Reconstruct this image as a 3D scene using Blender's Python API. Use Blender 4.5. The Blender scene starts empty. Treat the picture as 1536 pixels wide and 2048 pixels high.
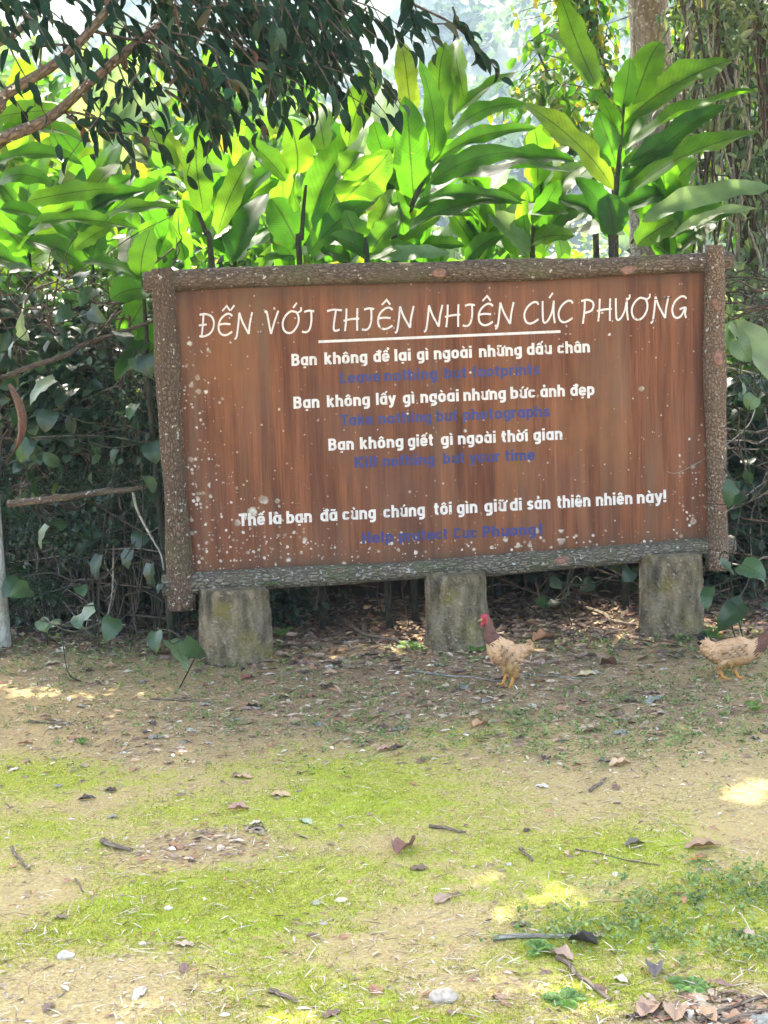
import bpy, math, random, unicodedata
import numpy as np
from mathutils import Vector, Matrix
rng = np.random.default_rng(7)
random.seed(7)
SC = bpy.context.scene
COL = SC.collection
PI = math.pi

# ------------------------------------------------------------------ camera
F, CX, CY, CAMH = 2800.0, 768.0, 1024.0, 1.6
PITCH, ROLL = 0.1208, 0.0375
_fw = np.array([0, math.cos(PITCH), -math.sin(PITCH)])
_rt = np.array([1.0, 0, 0]); _dn = np.array([0, -math.sin(PITCH), -math.cos(PITCH)])
_c, _s = math.cos(ROLL), math.sin(ROLL)
RT, DN = _c*_rt + _s*_dn, -_s*_rt + _c*_dn
cam = bpy.data.cameras.new('camera'); camo = bpy.data.objects.new('camera', cam); COL.objects.link(camo)
camo.matrix_world = Matrix(((RT[0], -DN[0], -_fw[0], 0), (RT[1], -DN[1], -_fw[1], 0), (RT[2], -DN[2], -_fw[2], CAMH), (0, 0, 0, 1)))
cam.sensor_fit = 'VERTICAL'; cam.sensor_height = 36; cam.lens = 36*F/2048
cam.clip_end = 3000; cam.clip_start = 0.05
SC.camera = camo

# ------------------------------------------------------------------ sky, sun, exposure
SUN_EL, SUN_AZ = math.radians(56), math.radians(-14)      # azimuth from +Y (away from the camera), towards -X
SUN = np.array([math.sin(SUN_AZ)*math.cos(SUN_EL), math.cos(SUN_AZ)*math.cos(SUN_EL), math.sin(SUN_EL)])
W = bpy.data.worlds.new('World'); SC.world = W; W.use_nodes = True
wn = W.node_tree.nodes; wl = W.node_tree.links
sky = wn.new('ShaderNodeTexSky'); sky.sky_type = 'NISHITA'; sky.sun_disc = False
sky.sun_elevation = SUN_EL; sky.sun_rotation = SUN_AZ % (2*PI); sky.dust_density = 6.0; sky.air_density = .8; sky.ozone_density = .3
bg = wn['Background']; bg.inputs['Strength'].default_value = 0.15
wl.new(sky.outputs[0], bg.inputs[0])
sl = bpy.data.lights.new('sun', 'SUN'); sl.energy = 2.2; sl.angle = math.radians(0.5); sl.color = (1, .93, .80)
so = bpy.data.objects.new('sun', sl); COL.objects.link(so)
so.rotation_euler = Vector(-SUN).to_track_quat('-Z', 'Y').to_euler()
SC.view_settings.view_transform = 'Standard'; SC.view_settings.look = 'None'
SC.view_settings.gamma = 1; SC.view_settings.exposure = 3.25
SC.cycles.max_bounces = 8; SC.cycles.transparent_max_bounces = 12; SC.cycles.diffuse_bounces = 4
SC.cycles.volume_bounces = 1; SC.cycles.caustics_reflective = False; SC.cycles.caustics_refractive = False

# ------------------------------------------------------------------ photograph -> place helpers
def ray(px, py):
    d = _fw + RT*((px-CX)/F) + DN*((py-CY)/F)
    return d
def at(px, py, y):
    d = ray(px, py); return np.array([0, 0, CAMH]) + d*(y/d[1])
def gz(x, y):                                            # gentle relief of the ground
    x = np.asarray(x, float); y = np.asarray(y, float)
    near = .012*np.sin(1.7*x+.6)*np.sin(1.3*y+.4) + .007*np.sin(4.3*x+1.1+y)*np.sin(3.7*y) + .004*np.sin(9*x+2*y)*np.sin(8*y-x)
    w = np.clip((y-9)/6, 0, 1)
    return near*(1-w)
def ground(px, py):
    d = ray(px, py); t = CAMH/-d[2]
    for _ in range(3):
        p = d*t; t = (CAMH-float(gz(p[0], p[1])))/-d[2]
    p = d*t; return np.array([p[0], p[1], float(gz(p[0], p[1]))])
YAW = 0.0933
SG = np.array([0.359, 7.270, 0.0])                        # middle of the sign on the ground
SU = np.array([math.cos(YAW), math.sin(YAW), 0]); SN = np.array([math.sin(YAW), -math.cos(YAW), 0])   # along, towards the camera
def onsign(px, py, off=0.0):
    d = ray(px, py); o = SG + SN*off - np.array([0, 0, CAMH])
    return np.array([0, 0, CAMH]) + d*(np.dot(o, SN)/np.dot(d, SN))

# ------------------------------------------------------------------ mesh + object helpers
class MB:
    def __init__(s): s.V, s.Q, s.T, s.UV, s.A, s.C, s.n = [], [], [], [], [], [], 0
    def add(s, V, q=None, t=None, uv=None, a=.5, c=None):
        V = np.asarray(V, float).reshape(-1, 3); k = len(V)
        s.V.append(V)
        if q is not None and len(q): s.Q.append(np.asarray(q, int).reshape(-1, 4)+s.n)
        if t is not None and len(t): s.T.append(np.asarray(t, int).reshape(-1, 3)+s.n)
        s.UV.append(np.zeros((k, 2)) if uv is None else np.asarray(uv, float).reshape(-1, 2))
        s.A.append(np.broadcast_to(np.asarray(a, float), (k,)))
        if c is not None: s.C.append(np.broadcast_to(np.asarray(c, float), (k, 3)))
        s.n += k
    def mesh(s, name, mat, org=(0, 0, 0), smooth=True):
        V = np.concatenate(s.V)-np.asarray(org, float); me = bpy.data.meshes.new(name)
        Q = np.concatenate(s.Q) if s.Q else np.zeros((0, 4), int); T = np.concatenate(s.T) if s.T else np.zeros((0, 3), int)
        loops = np.concatenate([Q.ravel(), T.ravel()])
        me.vertices.add(len(V)); me.vertices.foreach_set('co', V.ravel())
        me.loops.add(len(loops)); me.loops.foreach_set('vertex_index', loops)
        st = np.concatenate([np.arange(len(Q))*4, len(Q)*4+np.arange(len(T))*3]).astype(int)
        me.polygons.add(len(st)); me.polygons.foreach_set('loop_start', st)
        me.polygons.foreach_set('use_smooth', np.full(len(st), smooth))
        me.update(calc_edges=True)
        uvl = me.uv_layers.new(name='UVMap'); uvl.data.foreach_set('uv', np.concatenate(s.UV)[loops].ravel())
        at_ = me.attributes.new('rnd', 'FLOAT', 'POINT'); at_.data.foreach_set('value', np.concatenate(s.A))
        if s.C:
            ca = me.attributes.new('tint', 'FLOAT_COLOR', 'POINT')
            c4 = np.ones((len(V), 4)); c4[:, :3] = np.concatenate(s.C); ca.data.foreach_set('color', c4.ravel())
        me.materials.append(mat); me.validate(); return me
    def obj(s, name, mat, parent=None, loc=None, smooth=True):
        org = np.array(parent['org']) if parent is not None and 'org' in parent else (np.zeros(3) if loc is None else np.asarray(loc, float))
        o = bpy.data.objects.new(name, s.mesh(name, mat, org, smooth)); COL.objects.link(o)
        if parent is not None: o.parent = parent
        o['org'] = [float(v) for v in org]
        if parent is None: o.location = org
        return o
def tag(o, label, cat, group=None):
    o['label'] = label; o['category'] = cat
    if group: o['group'] = group
    return o
def thing(name, label, cat, loc, group=None):
    o = bpy.data.objects.new(name, None); COL.objects.link(o); o.location = loc; o['org'] = [float(v) for v in loc]
    o.empty_display_size = .1
    return tag(o, label, cat, group)
def copy_thing(o, loc, rz=0.0, sc=1.0, label=None):
    c = o.copy(); COL.objects.link(c); c.location = loc; c.rotation_euler = (0, 0, rz); c.scale = (sc, sc, sc)
    if label: c['label'] = label
    for ch in o.children:
        d = ch.copy(); COL.objects.link(d); d.parent = c
        for g in ch.children:
            e = g.copy(); COL.objects.link(e); e.parent = d
    return c
def nrm(v): v = np.asarray(v, float); return v/(np.linalg.norm(v, axis=-1, keepdims=True)+1e-12)

def tube(mb, pts, rad, seg=10, noise=0.0, cap=True, a=.5, seed=0, freq=6.0, flat=None):
    pts = np.asarray(pts, float); n = len(pts); rad = np.broadcast_to(np.asarray(rad, float), (n,))
    tn = nrm(np.gradient(pts, axis=0)); up = np.array([0, 0, 1.0]) if abs(tn[0][2]) < .9 else np.array([0, 1.0, 0])
    X = nrm(np.cross(tn[0], up)); rows = []; uv = []
    L = np.concatenate([[0], np.cumsum(np.linalg.norm(np.diff(pts, axis=0), axis=1))])
    ang = np.linspace(0, 2*PI, seg+1)
    r_ = np.random.default_rng(seed); ph = r_.uniform(0, 6.28, 8)
    for i in range(n):
        X = nrm(X-tn[i]*np.dot(X, tn[i])); Y = np.cross(tn[i], X)
        rr = rad[i]*(1+noise*(.5*np.sin(2*ang+ph[0]+L[i]*freq)+.35*np.sin(3*ang+ph[1]-L[i]*freq*1.7)+.3*np.sin(5*ang+ph[2]+L[i]*freq*2.9)+.5*math.sin(L[i]*freq*.8+ph[3])))
        rows.append(pts[i]+np.outer(np.cos(ang)*rr, X)+np.outer(np.sin(ang)*rr, Y))
        uv.append(np.stack([ang/(2*PI)*2*PI*rad.mean(), np.full(seg+1, L[i])], 1))
    V = np.concatenate(rows); uv = np.concatenate(uv); m = seg+1
    i, j = np.meshgrid(np.arange(n-1), np.arange(seg), indexing='ij'); b = (i*m+j).ravel()
    q = np.stack([b, b+1, b+m+1, b+m], 1)
    t = []
    if cap:
        V = np.concatenate([V, pts[:1], pts[-1:]]); uv = np.concatenate([uv, [[0, 0], [0, L[-1]]]])
        k = n*m
        for j in range(seg): t += [[k, j+1, j], [k+1, (n-1)*m+j, (n-1)*m+j+1]]
    mb.add(V, q, t, uv, a)
def smooth_path(P, k=6):
    P = np.asarray(P, float); n = len(P); out = []
    for i in range(n-1):
        p0, p1, p2, p3 = P[max(i-1, 0)], P[i], P[i+1], P[min(i+2, n-1)]
        for t in np.linspace(0, 1, k, endpoint=False):
            out.append(.5*((2*p1)+(-p0+p2)*t+(2*p0-5*p1+4*p2-p3)*t*t+(-p0+3*p1-3*p2+p3)*t**3))
    out.append(P[-1]); return np.array(out)

# leaf prototypes: along +Y from 0 to 1, width +-.5 in X, normal +Z
def prof(shape, t):
    if shape == 'lance': return np.sin(PI*np.clip(t, 0, 1)**.8)**.8
    if shape == 'ginger': return np.clip(np.sin(PI*np.clip(.02+.98*t, 0, 1)**.85), 0, 1)**.55
    if shape == 'oval': return np.sin(PI*t)**.6
    if shape == 'heart': return np.clip(np.where(t < .25, .72+.28*np.sin(PI/2*t/.25), np.cos(PI/2*(t-.25)/.75)**.75), 0, 1)
    return np.sin(PI*t)
def leaf_proto(shape='lance', nl=6, ns=2, droop=.3, fold=.15, wave=0, curl=0, ph=0., ragged=0., seed=0):
    r_ = np.random.default_rng(seed)
    t = np.linspace(0, 1, nl+1); s = np.linspace(-1, 1, 2*ns+1)
    w = .5*prof(shape, t); a = -droop*(t*2-.6)
    yy = np.concatenate([[0], np.cumsum(np.cos(a[:-1])/nl)]); zz = np.concatenate([[0], np.cumsum(np.sin(a[:-1])/nl)])
    V = []; UV = []
    for i in range(nl+1):
        for sj in s:
            ww = w[i]*(1+ragged*r_.uniform(-1, 1)) if abs(sj) > .99 else w[i]
            x = sj*ww; back = .12*abs(sj)*w[i] if shape == 'heart' and i == 0 else 0
            V.append([x, yy[i]-back, zz[i]+fold*abs(x)+wave*math.sin(t[i]*17+ph+sj*1.4)*abs(sj)*(.3+.7*math.sin(PI*t[i]))-curl*x*x*4]); UV.append([sj, t[i]])
    m = 2*ns+1; i, j = np.meshgrid(np.arange(nl), np.arange(2*ns), indexing='ij'); b = (i*m+j).ravel()
    return np.array(V), np.stack([b, b+1, b+m+1, b+m], 1), np.array(UV)
def scatter(mb, proto, P, D, N, L, Wd, a=None, c=None):
    """put the leaf prototype at points P, pointing along D, facing N, length L, width Wd"""
    V, q, uv = proto; n = len(P); k = len(V)
    P = np.asarray(P, float); Y = nrm(D); X = nrm(np.cross(Y, N)); Z = np.cross(X, Y)
    L = np.broadcast_to(L, (n,)); Wd = np.broadcast_to(Wd, (n,))
    out = P[:, None]+X[:, None]*(V[None, :, 0:1]*Wd[:, None, None])+Y[:, None]*(V[None, :, 1:2]*L[:, None, None])+Z[:, None]*(V[None, :, 2:3]*L[:, None, None])
    qq = (q[None]+(np.arange(n)*k)[:, None, None]).reshape(-1, 4)
    a = rng.random(n) if a is None else np.broadcast_to(a, (n,))
    mb.add(out.reshape(-1, 3), qq, None, np.tile(uv, (n, 1)), np.repeat(a, k), None if c is None else np.repeat(np.asarray(c), k, axis=0))
def rdir(n): return nrm(rng.normal(size=(n, 3)))

# ------------------------------------------------------------------ materials
def mk(name):
    m = bpy.data.materials.new(name); m.use_nodes = True
    nt = m.node_tree; return m, nt.nodes, nt.links, nt.nodes['Principled BSDF']
def N(nodes, t, **kw):
    n = nodes.new(t)
    for k, v in kw.items():
        if k in n.inputs: n.inputs[k].default_value = v
        else: setattr(n, k, v)
    return n
def ramp(nodes, stops, interp='LINEAR'):
    r = nodes.new('ShaderNodeValToRGB'); r.color_ramp.interpolation = interp
    e = r.color_ramp.elements
    while len(e) > 1: e.remove(e[-1])
    e[0].position = stops[0][0]; e[0].color = (*stops[0][1], 1)
    for p, c in stops[1:]:
        x = e.new(p); x.color = (*c, 1)
    return r
def mixc(nodes, links, fac, a, b, mode='MIX'):
    m = nodes.new('ShaderNodeMix'); m.data_type = 'RGBA'; m.blend_type = mode
    for sock, v in ((m.inputs[0], fac), (m.inputs[6], a), (m.inputs[7], b)):
        if hasattr(v, 'is_linked') or isinstance(v, bpy.types.NodeSocket): links.new(v, sock)
        elif isinstance(v, (int, float)): sock.default_value = v
        else: sock.default_value = (*v, 1)
    return m.outputs[2]
def math_(nodes, links, op, a, b=0.0, clamp=False):
    m = nodes.new('ShaderNodeMath'); m.operation = op; m.use_clamp = clamp
    for sock, v in ((m.inputs[0], a), (m.inputs[1], b)):
        if isinstance(v, bpy.types.NodeSocket): links.new(v, sock)
        else: sock.default_value = v
    return m.outputs[0]

def leaf_mat(name, cols, trans, tw=.45, rough=.45, veins=0, spots=.0, spec=.5):
    """cols: list of (pos, colour) on the per-leaf random value; trans: same for light passing through"""
    m, n, l, b = mk(name)
    at_ = N(n, 'ShaderNodeAttribute', attribute_name='rnd')
    c1 = ramp(n, cols); c2 = ramp(n, trans); l.new(at_.outputs['Fac'], c1.inputs[0]); l.new(at_.outputs['Fac'], c2.inputs[0])
    o1, o2 = c1.outputs[0], c2.outputs[0]
    if veins:
        uv = N(n, 'ShaderNodeUVMap'); sx = N(n, 'ShaderNodeSeparateXYZ'); l.new(uv.outputs[0], sx.inputs[0])
        au = math_(n, l, 'ABSOLUTE', sx.outputs[0])
        ph = math_(n, l, 'SUBTRACT', math_(n, l, 'MULTIPLY', sx.outputs[1], float(veins)), math_(n, l, 'MULTIPLY', au, veins*.16))
        wv = math_(n, l, 'MULTIPLY', math_(n, l, 'SINE', math_(n, l, 'MULTIPLY', ph, 2*PI)), .055)
        rib = math_(n, l, 'LESS_THAN', au, .05)
        o1 = mixc(n, l, math_(n, l, 'MULTIPLY', rib, .5), o1, (.10, .13, .03))
        o2 = mixc(n, l, math_(n, l, 'MULTIPLY', rib, .75), o2, (.03, .05, .01))
        dark = math_(n, l, 'ADD', wv, .92, True)
        sh = N(n, 'ShaderNodeCombineColor')
        for k in range(3): l.new(dark, sh.inputs[k])
        o1 = mixc(n, l, 1.0, o1, sh.outputs[0], 'MULTIPLY'); o2 = mixc(n, l, 1.0, o2, sh.outputs[0], 'MULTIPLY')
    nz = N(n, 'ShaderNodeTexNoise', Scale=9.0, Detail=3.0); tc = N(n, 'ShaderNodeTexCoord'); l.new(tc.outputs['Object'], nz.inputs['Vector'])
    f = ramp(n, [(.35, (.72, .72, .72)), (.65, (1.15, 1.12, 1.0))]); l.new(nz.outputs[0], f.inputs[0])
    o1 = mixc(n, l, 1.0, o1, f.outputs[0], 'MULTIPLY'); o2 = mixc(n, l, 1.0, o2, f.outputs[0], 'MULTIPLY')
    if veins > 10:
        eg = math_(n, l, 'MULTIPLY', math_(n, l, 'SUBTRACT', math_(n, l, 'ADD', au, math_(n, l, 'MULTIPLY', math_(n, l, 'SUBTRACT', nz.outputs[0], .5), .9)), 1.02, True), 6.0, True)
        o1 = mixc(n, l, eg, o1, (.16, .10, .035)); o2 = mixc(n, l, eg, o2, (.22, .12, .02))
    if spots:
        v = N(n, 'ShaderNodeTexNoise', Scale=38.0, Detail=2.0); l.new(tc.outputs['Object'], v.inputs['Vector'])
        sp = math_(n, l, 'GREATER_THAN', v.outputs[0], 1-spots)
        o1 = mixc(n, l, sp, o1, (.20, .13, .05)); o2 = mixc(n, l, sp, o2, (.25, .16, .03))
    l.new(o1, b.inputs['Base Color']); b.inputs['Roughness'].default_value = rough; b.inputs['Specular IOR Level'].default_value = spec
    t = N(n, 'ShaderNodeBsdfTranslucent'); l.new(o2, t.inputs[0])
    mx = N(n, 'ShaderNodeMixShader'); mx.inputs[0].default_value = tw
    l.new(b.outputs[0], mx.inputs[1]); l.new(t.outputs[0], mx.inputs[2])
    l.new(mx.outputs[0], n['Material Output'].inputs[0]); return m

M = {}
M['ginger'] = leaf_mat('ginger_leaf', [(0, (.035, .10, .02)), (.6, (.06, .16, .025)), (1, (.12, .20, .03))],
                       [(0, (.05, .20, .006)), (.5, (.14, .40, .012)), (.8, (.24, .50, .016)), (1, (.42, .53, .03))], .6, .5, veins=22, spots=.27, spec=.28)
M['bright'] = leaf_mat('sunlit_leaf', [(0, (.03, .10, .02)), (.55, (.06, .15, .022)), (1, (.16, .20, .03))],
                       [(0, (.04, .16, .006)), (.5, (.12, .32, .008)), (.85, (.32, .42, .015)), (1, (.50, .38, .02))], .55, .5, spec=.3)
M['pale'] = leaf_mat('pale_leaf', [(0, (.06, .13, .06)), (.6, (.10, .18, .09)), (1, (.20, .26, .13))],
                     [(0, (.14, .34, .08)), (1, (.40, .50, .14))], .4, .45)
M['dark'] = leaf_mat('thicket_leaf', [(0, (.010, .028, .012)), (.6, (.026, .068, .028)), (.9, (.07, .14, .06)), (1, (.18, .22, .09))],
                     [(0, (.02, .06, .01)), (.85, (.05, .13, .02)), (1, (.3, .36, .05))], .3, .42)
M['heart'] = leaf_mat('heart_leaf', [(0, (.014, .038, .016)), (.5, (.04, .095, .038)), (.85, (.11, .18, .085)), (1, (.50, .52, .38))],
                      [(0, (.05, .14, .03)), (1, (.3, .45, .15))], .25, .36, veins=7)
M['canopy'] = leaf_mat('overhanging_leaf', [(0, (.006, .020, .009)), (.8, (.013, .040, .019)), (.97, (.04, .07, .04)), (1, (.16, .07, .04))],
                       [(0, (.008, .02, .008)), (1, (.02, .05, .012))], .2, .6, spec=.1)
M['cover'] = leaf_mat('ground_cover_leaf', [(0, (.09, .16, .05)), (.6, (.20, .29, .10)), (1, (.34, .39, .15))],
                      [(0, (.10, .22, .04)), (1, (.3, .4, .1))], .3, .65, spec=.15)
M['vineleaf'] = leaf_mat('vine_leaf', [(0, (.03, .06, .035)), (.6, (.09, .14, .08)), (1, (.30, .33, .22))], [(0, (.06, .15, .03)), (1, (.30, .42, .10))], .35, .5)
M['fern'] = leaf_mat('fern_leaf', [(0, (.10, .24, .05)), (1, (.26, .42, .12))], [(0, (.14, .34, .03)), (1, (.4, .6, .08))], .4, .5)
M['moss'] = leaf_mat('moss', [(0, (.16, .20, .016)), (.5, (.28, .35, .035)), (1, (.46, .47, .085))], [(0, (.3, .36, .02)), (1, (.6, .6, .05))], .4, .8, spec=.1)
def tint_mat(name, rough=.8, bump=0., tw=.0, scale=60., con=.62):
    m, n, l, b = mk(name)
    a = N(n, 'ShaderNodeAttribute', attribute_name='tint'); tc = N(n, 'ShaderNodeTexCoord')
    nz = N(n, 'ShaderNodeTexNoise', Scale=scale, Detail=4.0); l.new(tc.outputs['Object'], nz.inputs['Vector'])
    f = ramp(n, [(.3, (con,)*3), (.7, (2-con-.18,)*3)]); l.new(nz.outputs[0], f.inputs[0])
    o = mixc(n, l, 1.0, a.outputs['Color'], f.outputs[0], 'MULTIPLY')
    if name == 'feather':
        uv = N(n, 'ShaderNodeUVMap'); sx = N(n, 'ShaderNodeSeparateXYZ'); l.new(uv.outputs[0], sx.inputs[0]); tp = ramp(n, [(.35, (1, 1, 1)), (.72, (.98, .93, .86)), (.95, (.55, .44, .36))]); l.new(sx.outputs[1], tp.inputs[0]); o = mixc(n, l, 1.0, o, tp.outputs[0], 'MULTIPLY')
    l.new(o, b.inputs['Base Color']); b.inputs['Roughness'].default_value = rough; b.inputs['Specular IOR Level'].default_value = .25
    if bump:
        bp = N(n, 'ShaderNodeBump', Strength=bump, Distance=.004); l.new(nz.outputs[0], bp.inputs['Height']); l.new(bp.outputs[0], b.inputs['Normal'])
    return m
M['litter'] = tint_mat('dry_leaf', .9, .3)
M['feather'] = tint_mat('feather', .75, .1, scale=90., con=.86)
M['stone'] = tint_mat('pebble', .85, .5)

def bark_mat(name, cols, sx=30., sy=9., bump=.8, lichen=0., green=0.):
    m, n, l, b = mk(name)
    uv = N(n, 'ShaderNodeUVMap'); tc = N(n, 'ShaderNodeTexCoord')
    mp = N(n, 'ShaderNodeMapping'); mp.inputs['Scale'].default_value = (sx, sy, 1); l.new(uv.outputs[0], mp.inputs[0])
    nz0 = N(n, 'ShaderNodeTexNoise', Scale=14.0, Detail=3.0); l.new(tc.outputs['Object'], nz0.inputs['Vector'])
    wob = mixc(n, l, .9, mp.outputs[0], nz0.outputs['Color'], 'ADD')
    v = N(n, 'ShaderNodeTexVoronoi', feature='DISTANCE_TO_EDGE', Scale=1.6); l.new(wob, v.inputs['Vector'])
    fine = N(n, 'ShaderNodeTexNoise', Scale=70.0, Detail=6.0); l.new(tc.outputs['Object'], fine.inputs['Vector'])
    h = math_(n, l, 'ADD', math_(n, l, 'MULTIPLY', math_(n, l, 'MINIMUM', v.outputs['Distance'], .22), 3.0), math_(n, l, 'MULTIPLY', fine.outputs[0], .55))
    r = ramp(n, cols); l.new(math_(n, l, 'MULTIPLY', h, .8), r.inputs[0])
    big = N(n, 'ShaderNodeTexNoise', Scale=4.0, Detail=4.0); l.new(tc.outputs['Object'], big.inputs['Vector'])
    o = mixc(n, l, math_(n, l, 'MULTIPLY', math_(n, l, 'SUBTRACT', big.outputs[0], .42, True), 2.2, True), r.outputs[0], tuple(x*.55 for x in cols[-1][1]))
    if green:
        g = N(n, 'ShaderNodeTexNoise', Scale=6.0, Detail=5.0); mo = N(n, 'ShaderNodeMapping'); mo.inputs['Location'].default_value = (3, 7, 1)
        l.new(tc.outputs['Object'], mo.inputs[0]); l.new(mo.outputs[0], g.inputs['Vector'])
        o = mixc(n, l, math_(n, l, 'MULTIPLY', math_(n, l, 'SUBTRACT', g.outputs[0], .5, True), green*6, True), o, (.09, .11, .035))
    if lichen:
        sp = N(n, 'ShaderNodeTexNoise', Scale=48.0, Detail=3.0); l.new(tc.outputs['Object'], sp.inputs['Vector'])
        pt = math_(n, l, 'MULTIPLY', math_(n, l, 'SUBTRACT', sp.outputs[0], .66-lichen*.06, True), 18.0, True)
        o = mixc(n, l, pt, o, (.45, .44, .38))
    l.new(o, b.inputs['Base Color']); b.inputs['Roughness'].default_value = .9; b.inputs['Specular IOR Level'].default_value = .2
    bp = N(n, 'ShaderNodeBump', Strength=bump, Distance=.012); l.new(h, bp.inputs['Height']); l.new(bp.outputs[0], b.inputs['Normal'])
    return m
M['log'] = bark_mat('bark_log', [(.1, (.03, .022, .016)), (.45, (.10, .072, .049)), (.9, (.19, .14, .10))], 44, 15, .6, lichen=.1, green=.3)
M['log_left'] = bark_mat('bark_post', [(.1, (.04, .027, .018)), (.45, (.105, .069, .044)), (.9, (.20, .137, .09))], 44, 24, .9, lichen=.5, green=.25)
M['log_low'] = bark_mat('bark_log_grey', [(.1, (.035, .03, .022)), (.45, (.13, .11, .08)), (.9, (.25, .22, .16))], 44, 15, 1.0, lichen=.6, green=.4)
M['log_right'] = bark_mat('bark_post_brown', [(.1, (.05, .033, .02)), (.45, (.17, .115, .07)), (.9, (.30, .21, .14))], 44, 30, 1.0, lichen=.5)
M['tree_bark'] = bark_mat('tree_bark', [(.1, (.03, .022, .016)), (.45, (.095, .068, .048)), (.9, (.16, .12, .085))], 40, 14, .5, lichen=.2, green=.3)
M['trunk_grey'] = bark_mat('trunk_grey', [(.1, (.10, .08, .06)), (.45, (.24, .19, .15)), (.9, (.36, .30, .25))], 16, 5, .5, lichen=1.2)
M['twig'] = bark_mat('twig', [(.1, (.06, .042, .03)), (.45, (.15, .11, .075)), (.9, (.28, .22, .15))], 40, 10, .4)
M['stem'] = bark_mat('plant_stem', [(.1, (.012, .018, .012)), (.5, (.03, .035, .02)), (.9, (.06, .06, .035))], 30, 6, .2)
M['vine'] = bark_mat('vine', [(.1, (.016, .011, .008)), (.45, (.055, .040, .028)), (.9, (.13, .10, .07))], 40, 10, .4)
M['vine_pale'] = bark_mat('vine_pale', [(.1, (.10, .09, .07)), (.45, (.22, .20, .16)), (.9, (.36, .34, .28))], 40, 10, .4)

def stump_mat():
    m, n, l, b = mk('mossy_concrete')
    tc = N(n, 'ShaderNodeTexCoord'); mp = N(n, 'ShaderNodeMapping'); mp.inputs['Scale'].default_value = (13, 13, 7); l.new(tc.outputs['Object'], mp.inputs[0])
    a = N(n, 'ShaderNodeTexNoise', Scale=1.0, Detail=6.0, Roughness=.65); l.new(mp.outputs[0], a.inputs['Vector'])
    r = ramp(n, [(.32, (.06, .045, .024)), (.44, (.155, .118, .062)), (.57, (.26, .205, .12)), (.75, (.36, .30, .20))]); l.new(a.outputs[0], r.inputs[0])
    g = N(n, 'ShaderNodeTexNoise', Scale=7.0, Detail=5.0); l.new(tc.outputs['Object'], g.inputs['Vector'])
    o = mixc(n, l, math_(n, l, 'MULTIPLY', math_(n, l, 'SUBTRACT', g.outputs[0], .52, True), 6.0, True), r.outputs[0], (.19, .15, .04))
    f = N(n, 'ShaderNodeTexNoise', Scale=60.0, Detail=6.0); l.new(tc.outputs['Object'], f.inputs['Vector'])
    o = mixc(n, l, math_(n, l, 'MULTIPLY', math_(n, l, 'SUBTRACT', f.outputs[0], .6, True), 6.0, True), o, (.40, .37, .27))
    # streaks of wet black growth
    mp2 = N(n, 'ShaderNodeMapping'); mp2.inputs['Scale'].default_value = (12, 12, 2.4); l.new(tc.outputs['Object'], mp2.inputs[0])
    d = N(n, 'ShaderNodeTexNoise', Scale=1.0, Detail=4.0); l.new(mp2.outputs[0], d.inputs['Vector'])
    o = mixc(n, l, math_(n, l, 'MULTIPLY', math_(n, l, 'SUBTRACT', d.outputs[0], .5, True), 4.5, True), o, (.05, .042, .025))
    l.new(o, b.inputs['Base Color']); b.inputs['Roughness'].default_value = .92
    bp = N(n, 'ShaderNodeBump', Strength=1.0, Distance=.03); l.new(math_(n, l, 'ADD', f.outputs[0], a.outputs[0]), bp.inputs['Height']); l.new(bp.outputs[0], b.inputs['Normal'])
    return m
M['stump'] = stump_mat()

M['green_stem'] = bark_mat('green_stem', [(.1, (.05, .09, .02)), (.5, (.10, .18, .04)), (.9, (.16, .24, .06))], 30, 4, .2)

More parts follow.
